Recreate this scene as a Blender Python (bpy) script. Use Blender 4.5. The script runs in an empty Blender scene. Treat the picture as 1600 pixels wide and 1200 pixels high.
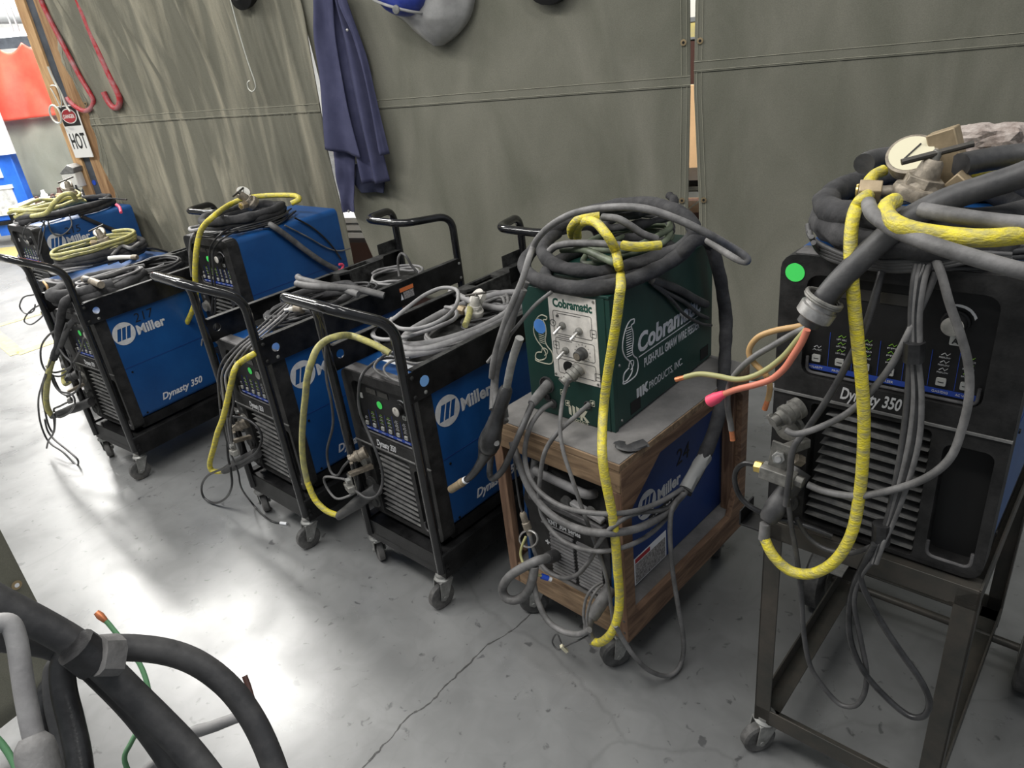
import bpy, bmesh, math, random
from mathutils import Vector, Matrix, geometry, noise
C = bpy.context.scene.collection
PI = math.pi
# ---------------------------------------------------------------- camera, world, lights, exposure
F, CX, CY, HC = 1129.03, 800.0, 600.0, 1.6
DN = Vector((279.07, 2288.4, F)).normalized()
FW = (Vector((0, 0, 1)) - DN*DN.z).normalized()
RT = DN.cross(FW)
RM = Matrix((RT, FW, -DN))          # camera (x right, y down, z forward) -> world
cd = bpy.data.cameras.new('camera'); cam = bpy.data.objects.new('camera', cd); C.objects.link(cam)
cd.sensor_width = 36; cd.lens = F/1600*36; cd.clip_start = .02
mx = RM.to_4x4() @ Matrix.Diagonal((1, -1, -1, 1))
cam.matrix_world = Matrix.Translation((0, 0, HC)) @ mx
bpy.context.scene.camera = cam
vs = bpy.context.scene.view_settings
vs.view_transform = 'Standard'; vs.look = 'None'; vs.gamma = 1; vs.exposure = 0.0
w = bpy.data.worlds.new('world'); bpy.context.scene.world = w; w.use_nodes = True
w.node_tree.nodes['Background'].inputs[0].default_value = (.86, .93, 1, 1)
w.node_tree.nodes['Background'].inputs[1].default_value = .30
def lamp(name, loc, sx, sy, power, col=(1, .98, .94), rot=(0, 0, 0)):
    l = bpy.data.lights.new(name, 'AREA'); l.shape = 'RECTANGLE'; l.size = sx; l.size_y = sy
    l.energy = power; l.color = col
    o = bpy.data.objects.new(name, l); o.location = loc; o.rotation_euler = rot; C.objects.link(o)
lamp('gap_fill_light', (-2.6, 2.0, 3.6), .35, 2.6, 95, rot=(0, 0, .6))
lamp('gap_fill_light', (-0.9, 0.6, 3.6), .35, 2.6, 62, rot=(0, 0, .6))
lamp('gap_fill_light', (-3.7, 6.2, 3.7), .6, 3.8, 470, rot=(0, 0, .75))
lamp('gap_fill_light', (-6.5, 10.5, 4.2), .6, 4.0, 420, rot=(0, 0, .75))
lamp('gap_fill_light', (1.3, .2, 3.6), .35, 2.6, 34, rot=(0, 0, .6))
lamp('gap_fill_light', (.7, 4.1, 3.6), 2.6, .4, 170, rot=(.55, 0, -.46))  # unseen lamp added to brighten what shows through the curtain gaps
lamp('gap_fill_light', (-5.2, 3.4, 3.6), .4, 3.2, 130, rot=(0, 0, .6))

# ---------------------------------------------------------------- materials
MC = {}
def nt(m): return m.node_tree.nodes, m.node_tree.links
def mat(name, col, rough=.5, metal=0., n=0., ns=8., bump=0., bs=60., col2=None, coat=0., wave=None, stretch=(1, 1, 1), alpha=1, trans=0, emit=0, sub=0):
    if name in MC: return MC[name]
    m = bpy.data.materials.new(name); m.use_nodes = True; N, L = nt(m)
    b = N['Principled BSDF']; b.inputs['Base Color'].default_value = (*col, 1)
    b.inputs['Roughness'].default_value = rough; b.inputs['Metallic'].default_value = metal
    b.inputs['Coat Weight'].default_value = coat; b.inputs['Transmission Weight'].default_value = trans
    b.inputs['Alpha'].default_value = alpha
    if emit: b.inputs['Emission Color'].default_value = (*col, 1); b.inputs['Emission Strength'].default_value = emit
    if n or bump or wave:
        tc = N.new('ShaderNodeTexCoord'); mp = N.new('ShaderNodeMapping'); mp.inputs['Scale'].default_value = stretch
        L.new(tc.outputs['Object'], mp.inputs[0])
    if n or col2:
        t = N.new('ShaderNodeTexNoise'); t.inputs['Scale'].default_value = ns; t.inputs['Detail'].default_value = 7; t.inputs['Roughness'].default_value = .65
        L.new(mp.outputs[0], t.inputs[0])
        r = N.new('ShaderNodeValToRGB'); r.color_ramp.elements[0].position = .38; r.color_ramp.elements[1].position = .66
        c2 = col2 or tuple(min(1, c*(1+n)+.01*n) for c in col); c1 = col if col2 else tuple(c*(1-n*.5) for c in col)
        r.color_ramp.elements[0].color = (*c1, 1); r.color_ramp.elements[1].color = (*c2, 1)
        L.new(t.outputs[0], r.inputs[0]); L.new(r.outputs[0], b.inputs['Base Color'])
    if bump:
        t2 = N.new('ShaderNodeTexNoise'); t2.inputs['Scale'].default_value = bs; t2.inputs['Detail'].default_value = 4
        L.new(mp.outputs[0], t2.inputs[0])
        bp = N.new('ShaderNodeBump'); bp.inputs['Strength'].default_value = bump; bp.inputs['Distance'].default_value = .004
        L.new(t2.outputs[0], bp.inputs['Height']); L.new(bp.outputs[0], b.inputs['Normal'])
    MC[name] = m; return m
M = lambda k: MC[k]
mat('powder_black', (.0055, .0055, .006), .40, n=.8, ns=12, bump=.12, bs=150)
mat('powder_black_dusty', (.012, .012, .012), .5, col2=(.06, .06, .058), n=1, ns=30, bump=.1)
mat('gloss_black', (.008, .008, .009), .16, coat=.4, n=.5, ns=15)
mat('bezel_black', (.012, .012, .012), .5, col2=(.034, .033, .033), n=1, ns=22, bump=.15, bs=200)
mat('bezel_dusty', (.055, .053, .055), .6, col2=(.14, .135, .135), n=1, ns=28, bump=.1)
mat('slat_grey', (.11, .11, .11), .5, col2=(.22, .218, .21), n=1, ns=30)
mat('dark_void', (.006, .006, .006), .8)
mat('panel_black', (.012, .012, .0125), .45, n=.5)
mat('display_dark', (.035, .033, .03), .25)
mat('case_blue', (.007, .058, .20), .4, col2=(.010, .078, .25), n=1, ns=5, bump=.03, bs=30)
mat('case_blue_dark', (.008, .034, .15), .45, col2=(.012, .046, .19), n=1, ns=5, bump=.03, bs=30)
mat('case_green', (.008, .038, .03), .42, col2=(.012, .05, .04), n=1, ns=7, bump=.03)
mat('plate_white', (.74, .70, .65), .5, n=.25, ns=30, metal=.1)
mat('logo_white', (.60, .60, .61), .5, n=.15, ns=40)
mat('logo_cream', (.60, .58, .46), .5)
mat('ink_black', (.01, .01, .01), .6)
mat('ink_green', (.01, .07, .05), .5)
mat('strip_blue', (.02, .06, .35), .4)
mat('led_green', (.22, .45, .05), .5)
mat('button_grey', (.42, .42, .40), .5)
mat('sticker_green', (.08, .90, .16), .55)
mat('sticker_blue', (.10, .30, .80), .55)
mat('sticker_blue_pale', (.20, .42, .80), .55)
mat('knob_grey', (.46, .44, .40), .5, n=.3, ns=40)
mat('cable_black', (.018, .018, .019), .32, n=.8, ns=20, bump=.1, bs=200)
mat('cable_grey', (.085, .083, .082), .6, col2=(.21, .205, .203), n=1, ns=14, bump=.15, bs=180)
mat('cable_grey_dark', (.035, .035, .037), .5, col2=(.085, .083, .083), n=1, ns=16, bump=.1, bs=150)
mat('cable_light', (.30, .295, .295), .6, col2=(.17, .165, .168), n=1, ns=14, bump=.1, bs=180)
mat('cable_green_grey', (.10, .12, .08), .55, n=.6, ns=18)
mat('sleeve_black', (.02, .02, .022), .85, col2=(.055, .054, .056), n=1, ns=18, bump=.8, bs=50)
mat('hose_yellow', (.74, .62, .03), .5, col2=(.34, .31, .14), n=1, ns=48, bump=.6, bs=130, stretch=(1, 1, 2.6))
mat('hose_yellow_dusty', (.50, .46, .15), .6, col2=(.27, .26, .15), n=1, ns=45, bump=.4, bs=110)
mat('copper', (.62, .22, .10), .4, metal=.6, n=.4, ns=80)
mat('brass', (.27, .21, .13), .5, metal=.35, n=1, ns=30, col2=(.40, .31, .20))
mat('brass_bright', (.75, .55, .18), .3, metal=.8)
mat('brass_dirty', (.22, .19, .15), .55, metal=.35, n=.6, ns=50, bump=.2, bs=120)
mat('steel', (.42, .41, .40), .38, metal=.7, n=.4, ns=40)
mat('steel_dirty', (.20, .195, .18), .55, metal=.4, n=.5, ns=40, bump=.15, bs=100)
mat('zinc', (.26, .26, .25), .45, metal=.5, n=.4, ns=30)
mat('dial_cream', (.62, .58, .42), .4)
mat('dial_white', (.68, .67, .62), .4)
mat('rubber_dark', (.03, .03, .03), .6, col2=(.10, .098, .095), n=1, ns=20)
mat('rubber_worn', (.03, .03, .03), .55, col2=(.15, .145, .14), n=1, ns=16)
mat('raw_steel', (.048, .048, .043), .45, metal=.4, col2=(.085, .074, .062), n=1, ns=9, bump=.15, bs=60)
mat('tape_grey', (.30, .30, .29), .5)
mat('pink', (.85, .08, .16), .5)
mat('red_orange_wire', (.62, .20, .13), .5)
mat('tan_wire', (.48, .30, .13), .5)
mat('olive_wire', (.33, .32, .14), .5)
mat('green_wire', (.12, .28, .14), .5)
mat('denim', (.052, .055, .115), .9, col2=(.075, .078, .15), n=1, ns=9, bump=.35, bs=500)
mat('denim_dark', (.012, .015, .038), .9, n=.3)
mat('red_paint', (.44, .012, .02), .4, col2=(.42, .20, .21), n=1, ns=22, bump=.2, bs=80)
mat('pale_metal_paint', (.45, .38, .40), .4, metal=.3, n=.4, ns=30)
mat('white_paint', (.78, .77, .74), .5)
mat('white_wire', (.65, .65, .58), .4, metal=.4)
mat('paper_white', (.80, .81, .84), .7)
mat('sign_red', (.40, .03, .04), .5)
mat('steel_blue_grey', (.07, .08, .095), .5, metal=.2, n=.4)
mat('grommet_brass', (.45, .34, .20), .4, metal=.7)
mat('visor_grey', (.36, .355, .345), .28, n=.25, ns=12)
mat('crown_blue', (.03, .05, .27), .3, n=.5, ns=10)
mat('red_vinyl', (.78, .085, .055), .55, col2=(.90, .17, .10), n=1, ns=1.5)
mat('booth_blue', (.02, .13, .62), .5, n=.3, ns=4)
mat('yellow_paint', (.55, .46, .14), .6, n=.2, ns=20, col2=(.40, .36, .20))
mat('stone_grey', (.20, .16, .14), .95, col2=(.42, .37, .34), n=1, ns=45, bump=1, bs=60)
mat('brown_metal', (.06, .025, .02), .5)
mat('peach_board', (.85, .55, .30), .6, n=.1)
mat('clear_film', (.55, .56, .56), .25, n=.5, ns=10)
mat('label_orange', (.75, .20, .06), .5)
mat('label_print', (.45, .43, .42), .6, col2=(.10, .09, .09), n=1, ns=160)
mat('blue_tape', (.02, .08, .55), .5)
mat('wall_paint', (.62, .63, .62), .8, n=.1)
mat('ceiling_paint', (.68, .69, .68), .8, n=.1)
mat('duct_grey', (.55, .57, .58), .5, metal=.2)
mat('tube_white', (1, 1, 1), .5, emit=5)
for k in ('powder_black', 'powder_black_dusty', 'bezel_black', 'panel_black'):
    MC[k].node_tree.nodes['Principled BSDF'].inputs['Specular IOR Level'].default_value = .28
def wood(name, c1, c2, ns=3.5, stretch=(1, 1, 1)):
    m = bpy.data.materials.new(name); m.use_nodes = True; N, L = nt(m); b = N['Principled BSDF']
    tc = N.new('ShaderNodeTexCoord'); mp = N.new('ShaderNodeMapping'); mp.inputs['Scale'].default_value = stretch
    L.new(tc.outputs['Object'], mp.inputs[0])
    t = N.new('ShaderNodeTexNoise'); t.inputs['Scale'].default_value = ns; t.inputs['Detail'].default_value = 9; t.inputs['Distortion'].default_value = 1.2
    L.new(mp.outputs[0], t.inputs[0])
    r = N.new('ShaderNodeValToRGB'); r.color_ramp.elements[0].position = .35; r.color_ramp.elements[1].position = .68
    r.color_ramp.elements[0].color = (*c1, 1); r.color_ramp.elements[1].color = (*c2, 1)
    L.new(t.outputs[0], r.inputs[0]); L.new(r.outputs[0], b.inputs['Base Color']); b.inputs['Roughness'].default_value = .7
    bp = N.new('ShaderNodeBump'); bp.inputs['Strength'].default_value = .35; bp.inputs['Distance'].default_value = .003
    L.new(t.outputs[0], bp.inputs['Height']); L.new(bp.outputs[0], b.inputs['Normal']); MC[name] = m; return m
wood('pine', (.42, .24, .11), (.62, .40, .20), 6, (6, 6, .8))
wood('pine_mid', (.24, .13, .06), (.42, .26, .13), 6, (6, 6, .8))
wood('pine_dark', (.17, .085, .04), (.34, .20, .105), 6, (6, 6, .8))
wood('crate_wood_y', (.10, .055, .034), (.24, .145, .088), 6, (8, 1, 8))
wood('crate_wood_x', (.15, .095, .055), (.31, .21, .125), 6, (1, 8, 8))
wood('crate_wood_z', (.12, .065, .04), (.26, .155, .095), 6, (8, 8, 1))
mat('crate_top_dusty', (.15, .145, .14), .85, col2=(.23, .22, .212), n=1, ns=10, bump=.2, bs=60)
def canvas(name, c1, c2, streak=False):
    m = bpy.data.materials.new(name); m.use_nodes = True; N, L = nt(m); b = N['Principled BSDF']
    tc = N.new('ShaderNodeTexCoord')
    t = N.new('ShaderNodeTexNoise'); t.inputs['Scale'].default_value = 2.2; t.inputs['Detail'].default_value = 8; t.inputs['Distortion'].default_value = .6
    mp = N.new('ShaderNodeMapping'); mp.inputs['Scale'].default_value = (1.6, 1.6, .7)
    if streak: mp.inputs['Scale'].default_value = (12, 12, .6); mp.inputs['Rotation'].default_value = (0, -.22, 0); t.inputs['Scale'].default_value = 1.1; t.inputs['Distortion'].default_value = .25  # pale streaks paint bright fold ridges as well as dust in creases
    L.new(tc.outputs['Object'], mp.inputs[0]); L.new(mp.outputs[0], t.inputs[0])
    r = N.new('ShaderNodeValToRGB'); r.color_ramp.elements[0].position = .47 if streak else .35; r.color_ramp.elements[1].position = .78 if streak else .72
    r.color_ramp.elements[0].color = (*c1, 1); r.color_ramp.elements[1].color = (*c2, 1)
    L.new(t.outputs[0], r.inputs[0])
    t3 = N.new('ShaderNodeTexNoise'); t3.inputs['Scale'].default_value = 260; L.new(tc.outputs['Object'], t3.inputs[0])
    mxn = N.new('ShaderNodeMixRGB'); mxn.blend_type = 'MULTIPLY'; mxn.inputs[0].default_value = .35
    L.new(r.outputs[0], mxn.inputs[1]); L.new(t3.outputs[0], mxn.inputs[2]); L.new(mxn.outputs[0], b.inputs['Base Color'])
    b.inputs['Roughness'].default_value = .85
    bp = N.new('ShaderNodeBump'); bp.inputs['Strength'].default_value = .3; bp.inputs['Distance'].default_value = .002
    L.new(t3.outputs[0], bp.inputs['Height']); L.new(bp.outputs[0], b.inputs['Normal']); MC[name] = m
canvas('canvas_olive', (.185, .185, .142), (.30, .29, .235))
canvas('canvas_olive_warm', (.19, .184, .142), (.50, .46, .35), True)
canvas('canvas_far', (.30, .31, .25), (.40, .41, .34))
mat('stitch', (.34, .33, .26), .8)
def floor_mat():
    m = bpy.data.materials.new('sealed_concrete'); m.use_nodes = True; N, L = nt(m); b = N['Principled BSDF']
    tc = N.new('ShaderNodeTexCoord')
    def no(s, d=8, dist=0., off=0):
        t = N.new('ShaderNodeTexNoise'); t.inputs['Scale'].default_value = s; t.inputs['Detail'].default_value = d; t.inputs['Distortion'].default_value = dist
        if off:
            mp = N.new('ShaderNodeMapping'); mp.inputs['Location'].default_value = (off, off*.7, 0); L.new(tc.outputs['Object'], mp.inputs[0]); L.new(mp.outputs[0], t.inputs[0])
        else: L.new(tc.outputs['Object'], t.inputs[0])
        return t
    def ramp(src, p0, p1, c0, c1):
        r = N.new('ShaderNodeValToRGB'); r.color_ramp.elements[0].position = p0; r.color_ramp.elements[1].position = p1
        r.color_ramp.elements[0].color = (*c0, 1); r.color_ramp.elements[1].color = (*c1, 1); L.new(src, r.inputs[0]); return r
    def mul(a, c, f=1.):
        x = N.new('ShaderNodeMixRGB'); x.blend_type = 'MULTIPLY'; x.inputs[0].default_value = f; L.new(a, x.inputs[1]); L.new(c, x.inputs[2]); return x
    base = ramp(no(1.1, 9, .4).outputs[0], .3, .72, (.145, .148, .148), (.225, .228, .228))
    mott = ramp(no(9, 8, 1.).outputs[0], .35, .65, (.88, .88, .88), (1.05, 1.05, 1.05))
    x = mul(base.outputs[0], mott.outputs[0])
    spk = ramp(no(30, 3, .6, 5).outputs[0], .29, .345, (.35, .35, .36), (1, 1, 1)); x = mul(x.outputs[0], spk.outputs[0], .8)
    # scrapes and hairline cracks
    dis = no(2.4, 6); vm = N.new('ShaderNodeMixRGB'); vm.inputs[0].default_value = .22
    L.new(tc.outputs['Object'], vm.inputs[1]); L.new(dis.outputs[1], vm.inputs[2])
    v = N.new('ShaderNodeTexVoronoi'); v.feature = 'DISTANCE_TO_EDGE'; v.inputs['Scale'].default_value = .62; L.new(vm.outputs[0], v.inputs[0])
    cr = ramp(v.outputs['Distance'], .001, .003, (.6, .6, .6), (1, 1, 1)); x = mul(x.outputs[0], cr.outputs[0], .4)
    v2 = N.new('ShaderNodeTexVoronoi'); v2.feature = 'DISTANCE_TO_EDGE'; v2.inputs['Scale'].default_value = 6; L.new(vm.outputs[0], v2.inputs[0])
    cr2 = ramp(v2.outputs['Distance'], .004, .02, (.72, .72, .72), (1, 1, 1)); x = mul(x.outputs[0], cr2.outputs[0], .12)
    L.new(x.outputs[0], b.inputs['Base Color'])
    rr = ramp(no(3, 7, .5, 3).outputs[0], .3, .7, (.24, .24, .24), (.42, .42, .42)); L.new(rr.outputs[0], b.inputs['Roughness'])
    b.inputs['Specular IOR Level'].default_value = .75
    bp = N.new('ShaderNodeBump'); bp.inputs['Strength'].default_value = .12; bp.inputs['Distance'].default_value = .004
    L.new(no(7, 6).outputs[0], bp.inputs['Height']); L.new(bp.outputs[0], b.inputs['Normal']); MC['floor'] = m
floor_mat()

# ---------------------------------------------------------------- pixel ray helpers (the photograph's rays meet real planes in the shop)
FR = {'A': (-1.79, 2.881, .678), 'B': (-.905, 2.252, .771), 'C': (-.407, 1.866, .777), 'K': (.076, 1.54, .81),
      'Kb': (.144, 1.616, .767), 'D': (-1.196, 3.016, .733), 'G': (.604, 1.04, .77), 'E': (-2.61, 4.12, .71), 'F': (-2.23, 3.61, .6)}
def ax(k):
    x, y, w = FR[k]; return Vector((x, y, 0)), Vector((math.cos(w), -math.sin(w), 0)), Vector((math.sin(w), math.cos(w), 0))
def ray(x, y): return RM @ Vector(((x-CX)/F, (y-CY)/F, 1))
EYE = Vector((0, 0, HC))
def onz(px, py, z): r = ray(px, py); return EYE + r*((z-HC)/r.z)
def onpl(px, py, p0, n): r = ray(px, py); return EYE + r*(((p0-EYE).dot(n))/r.dot(n))
def ony(k, px, py, v): o, a, b = ax(k); return onpl(px, py, o+b*v, b)
def onx(k, px, py, v): o, a, b = ax(k); return onpl(px, py, o+a*v, a)
WN = Vector((.4472, .8944, 0))
def onw(px, py, off=0): return onpl(px, py, WN*(3.525*.8944-off), WN)
def ond(px, py, d): return EYE + ray(px, py).normalized()*d
def wp(k, lx, ly, z): o, a, b = ax(k); return o+a*lx+b*ly+Vector((0, 0, z))
def pts(spec, seq):
    """spec: 'yC-.05' plane local y of frame, 'xC.2', 'z.8', 'd.9', 'w.02'"""
    out = []
    sp = spec
    for t in seq:
        if isinstance(t, str): sp = t; continue
        if isinstance(t, Vector): out.append(t); continue
        px, py = t[:2]; s = t[2] if len(t) > 2 else sp
        c = s[0]
        if c == 'z': out.append(onz(px, py, float(s[1:])))
        elif c == 'd': out.append(ond(px, py, float(s[1:])))
        elif c == 'w': out.append(onw(px, py, float(s[1:])))
        else:
            k = 'Kb' if s[1:3] == 'Kb' else s[1]; v = float(s[1+len(k):])
            p = (ony if c == 'y' else onx)(k, px, py, v)
            if k == 'Kb' and c == 'y':              # below the crate top the cords hang clear of its front
                b = max(0, min(1, (.77-p.z)/.07)); p = ony(k, px, py, v-.042*b)
            out.append(p)
    return out

# ---------------------------------------------------------------- mesh helpers
def catmull(P, n=6, closed=False):
    P = [Vector(p) for p in P]; out = []; m = len(P)
    if m < 3 and not closed: return P
    rng = range(m if closed else m-1)
    for i in rng:
        g = (lambda j: P[j % m]) if closed else (lambda j: P[max(0, min(m-1, j))])
        p0, p1, p2, p3 = g(i-1), g(i), g(i+1), g(i+2)
        for s in range(n):
            t = s/n
            out.append(.5*((2*p1)+(p2-p0)*t+(2*p0-5*p1+4*p2-p3)*t*t+(3*p1-p0-3*p2+p3)*t**3))
    if not closed: out.append(P[-1])
    return out
def fillet(P, r, n=6):
    P = [Vector(p) for p in P]; out = [P[0]]
    for i in range(1, len(P)-1):
        a, b, c = P[i-1], P[i], P[i+1]; d1 = (a-b); d2 = (c-b)
        rr = min(r, d1.length*.45, d2.length*.45); s = b+d1.normalized()*rr; e = b+d2.normalized()*rr
        for k in range(n+1):
            t = k/n; out.append(s*(1-t)**2+b*2*t*(1-t)+e*t*t)
    out.append(P[-1]); return out
class MB:
    def __init__(s): s.bm = bmesh.new()
    def box(s, x0, x1, y0, y1, z0, z1, M4=None):
        v = [s.bm.verts.new((x, y, z)) for z in (z0, z1) for y in (y0, y1) for x in (x0, x1)]
        for f in ((0, 2, 3, 1), (4, 5, 7, 6), (0, 1, 5, 4), (2, 6, 7, 3), (0, 4, 6, 2), (1, 3, 7, 5)): s.bm.faces.new([v[i] for i in f])
        if M4 is not None:
            for q in v: q.co = M4 @ q.co
        return s
    def bar(s, p0, p1, w, h, up=(0, 0, 1)):
        p0, p1 = Vector(p0), Vector(p1); d = (p1-p0); L = d.length; d.normalize(); u = Vector(up)
        if abs(d.dot(u)) > .98: u = Vector((0, 1, 0))
        r = d.cross(u).normalized(); u = r.cross(d)
        m = Matrix((r, d, u)).transposed().to_4x4(); m.translation = p0
        return s.box(-w/2, w/2, 0, L, -h/2, h/2, m)
    def rings(s, rings, closed=False, caps=True, loop=False):
        R = [[s.bm.verts.new(p) for p in r] for r in rings]; n = len(R[0])
        last = len(R) if loop else len(R)-1
        for i in range(last):
            a, b = R[i], R[(i+1) % len(R)]
            for j in range(n):
                k = (j+1) % n
                try: s.bm.faces.new((a[j], a[k], b[k], b[j]))
                except ValueError: pass
        if caps and not loop:
            s.bm.faces.new(list(reversed(R[0]))); s.bm.faces.new(R[-1])
        return s
    def tube(s, P, r, seg=10, closed=False, lump=0., seed=0, flat=1.):
        P = [Vector(p) for p in P]
        Q = [P[0]]
        for p in P[1:]:
            if (p-Q[-1]).length > 1e-5: Q.append(p)
        P = Q; n = len(P)
        T = []
        for i in range(n):
            a = P[(i-1) % n] if closed else P[max(0, i-1)]; b = P[(i+1) % n] if closed else P[min(n-1, i+1)]
            t = (b-a); T.append(t.normalized() if t.length > 1e-9 else Vector((0, 0, 1)))
        up = Vector((0, 0, 1)) if abs(T[0].z) < .9 else Vector((1, 0, 0))
        u = (up-T[0]*up.dot(T[0])).normalized(); rings = []
        for i in range(n):
            u = (u-T[i]*u.dot(T[i])); u = u.normalized() if u.length > 1e-6 else T[i].orthogonal().normalized()
            v = T[i].cross(u); rr = r[min(i, len(r)-1)] if isinstance(r, (list, tuple)) else r
            if lump: rr *= 1+lump*noise.noise(P[i]*28+Vector((seed, 0, 0)))
            ring = []
            for j in range(seg):
                a = 2*PI*j/seg; q = rr
                if lump: q *= 1+lump*.6*noise.noise(Vector((math.cos(a)*2+seed, math.sin(a)*2, i*.35)))
                ring.append(P[i]+u*math.cos(a)*q*flat+v*math.sin(a)*q)
            rings.append(ring)
        return s.rings(rings, loop=closed)
    def cyl(s, p0, p1, r0, r1=None, seg=20):
        p0, p1 = Vector(p0), Vector(p1); r1 = r0 if r1 is None else r1
        d = (p1-p0).normalized(); u = d.orthogonal().normalized(); v = d.cross(u)
        return s.rings([[p+u*math.cos(2*PI*j/seg)*r+v*math.sin(2*PI*j/seg)*r for j in range(seg)] for p, r in ((p0, r0), (p1, r1))])
    def lathe(s, p0, d, prof, seg=22):
        p0 = Vector(p0); d = Vector(d).normalized(); u = d.orthogonal().normalized(); v = d.cross(u)
        return s.rings([[p0+d*h+u*math.cos(2*PI*j/seg)*max(r, 1e-4)+v*math.sin(2*PI*j/seg)*max(r, 1e-4) for j in range(seg)] for h, r in prof])
    def prism(s, poly, a, b, plane='xz', holes=(), M4=None):
        f = {'xz': lambda p, t: Vector((p[0], t, p[1])), 'yz': lambda p, t: Vector((t, p[0], p[1])), 'xy': lambda p, t: Vector((p[0], p[1], t))}[plane]
        loops = [list(poly)]+[list(h) for h in holes]
        tri = geometry.tessellate_polygon([[Vector((p[0], p[1], 0)) for p in l] for l in loops])
        flat = [p for l in loops for p in l]
        A = [s.bm.verts.new(f(p, a)) for p in flat]; B = [s.bm.verts.new(f(p, b)) for p in flat]
        for t in tri:
            for V, q in ((A, t), (B, reversed(t))):
                try: s.bm.faces.new([V[i] for i in q])
                except ValueError: pass
        k = 0
        for l in loops:
            n = len(l)
            for i in range(n):
                j = (i+1) % n
                try: s.bm.faces.new((A[k+i], A[k+j], B[k+j], B[k+i]))
                except ValueError: pass
            k += n
        if M4 is not None:
            for q in A+B: q.co = M4 @ q.co
        return s
    def text(s, body, size, M4, depth=.0006, bold=.0, shear=0., width=None, sx=1.):
        c = bpy.data.curves.new('t', 'FONT'); c.body = body; c.size = size; c.extrude = depth/2; c.offset = bold; c.shear = shear; c.resolution_u = 3
        o = bpy.data.objects.new('t', c); C.objects.link(o)
        bpy.context.view_layer.update()
        me = bpy.data.meshes.new_from_object(o.evaluated_get(bpy.context.evaluated_depsgraph_get()))
        bpy.data.objects.remove(o); bpy.data.curves.remove(c)
        xs = [v.co.x for v in me.vertices] or [0]
        k = width/(max(xs)-min(xs)) if width else sx
        mm = M4 @ Matrix.Diagonal((k, 1, 1, 1)); n0 = len(s.bm.verts)
        s.bm.from_mesh(me); s.bm.verts.ensure_lookup_table()
        for v in s.bm.verts[n0:]: v.co = mm @ v.co
        bpy.data.meshes.remove(me); return s
    def build(s, name, m, parent=None, smooth=True, bevel=0., seg=2, ang=35, sub=0, origin=None):
        bmesh.ops.recalc_face_normals(s.bm, faces=s.bm.faces)
        if parent is None:
            if origin is None:
                vv = [v.co for v in s.bm.verts]; zmin = min(v.z for v in vv)
                origin = Vector((sum(v.x for v in vv)/len(vv), sum(v.y for v in vv)/len(vv), zmin))
            for v in s.bm.verts: v.co -= origin
        me = bpy.data.meshes.new(name); s.bm.to_mesh(me); s.bm.free()
        me.materials.append(MC[m] if isinstance(m, str) else m)
        if smooth:
            me.polygons.foreach_set('use_smooth', [True]*len(me.polygons)); me.set_sharp_from_angle(angle=math.radians(ang))
        o = bpy.data.objects.new(name, me); C.objects.link(o)
        if parent is not None: o.parent = parent
        else: o.location = origin
        if bevel:
            b = o.modifiers.new('bevel', 'BEVEL'); b.width = bevel; b.segments = seg; b.limit_method = 'ANGLE'; b.angle_limit = math.radians(40)
        if sub:
            b = o.modifiers.new('sub', 'SUBSURF'); b.levels = sub; b.render_levels = sub
        return o
def frame_m(origin, x, y):
    x = Vector(x).normalized(); y = Vector(y); y = (y-x*y.dot(x)).normalized(); z = x.cross(y)
    m = Matrix((x, y, z)).transposed().to_4x4(); m.translation = Vector(origin); return m
def front_m(x, z, y=0): return frame_m((x, y, z), (1, 0, 0), (0, 0, 1))      # faces -y
def side_m(y, z, x=0): return frame_m((x, y, z), (0, 1, 0), (0, 0, 1))       # faces +x
def tag(o, label, cat, group=None, kind=None):
    if label: o['label'] = label
    if cat: o['category'] = cat
    if group: o['group'] = group
    if kind: o['kind'] = kind
    return o
def thing(name, label, cat, loc=(0, 0, 0), rz=0, group=None):
    o = bpy.data.objects.new(name, None); o.empty_display_size = .05; C.objects.link(o)
    o.location = loc; o.rotation_euler = (0, 0, rz); return tag(o, label, cat, group)
def framed(k, name, label, cat, z=0, lx=0, ly=0, group=None):
    p = wp(k, lx, ly, z); return thing(name, label, cat, p, -FR[k][2], group)
def lab(o, s): o['label'] = s; return o
def copy_tree(o, parent=None):
    c = o.copy(); C.objects.link(c)
    if parent is not None: c.parent = parent
    for ch in list(o.children): copy_tree(ch, c)
    return c
def circ(x, y, r, n=20): return [(x+r*math.cos(2*PI*i/n), y+r*math.sin(2*PI*i/n)) for i in range(n)]
def rrect(x0, x1, y0, y1, r, n=4):
    o = []
    for cx, cy, a in ((x1-r, y1-r, 0), (x0+r, y1-r, 90), (x0+r, y0+r, 180), (x1-r, y0+r, 270)):
        for k in range(n+1):
            t = math.radians(a+90*k/n); o.append((cx+r*math.cos(t), cy+r*math.sin(t)))
    return o
# ---------------------------------------------------------------- the setting
f = MB().box(-16, 9, -5, 22, -.1, 0).build('floor', 'floor', origin=Vector((0, 0, -.1))); f['kind'] = 'structure'
f = MB().box(-16, 9, 14, 14.2, 0, 5).build('wall_back', 'wall_paint'); f['kind'] = 'structure'
f = MB().box(-16.2, -16, -5, 14, 0, 5).build('wall_left', 'wall_paint'); f['kind'] = 'structure'
f = MB().box(-16, 9, 2, 14, 5, 5.1).build('ceiling', 'ceiling_paint'); f['kind'] = 'structure'
def line(name, P, wd, label):
    m = MB(); P = [Vector(p) for p in P]
    for a, b in zip(P, P[1:]):
        m.bar(a+Vector((0, 0, .0015)), b+Vector((0, 0, .0015)), wd, .002)
    tag(m.build(name, 'yellow_paint', smooth=False), label, 'floor line')
line('floor_marking', [onz(-60, 526, 0), onz(66, 489, 0)], .07, 'yellow painted line on the floor crossing behind the leftmost loops of cable')
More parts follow.
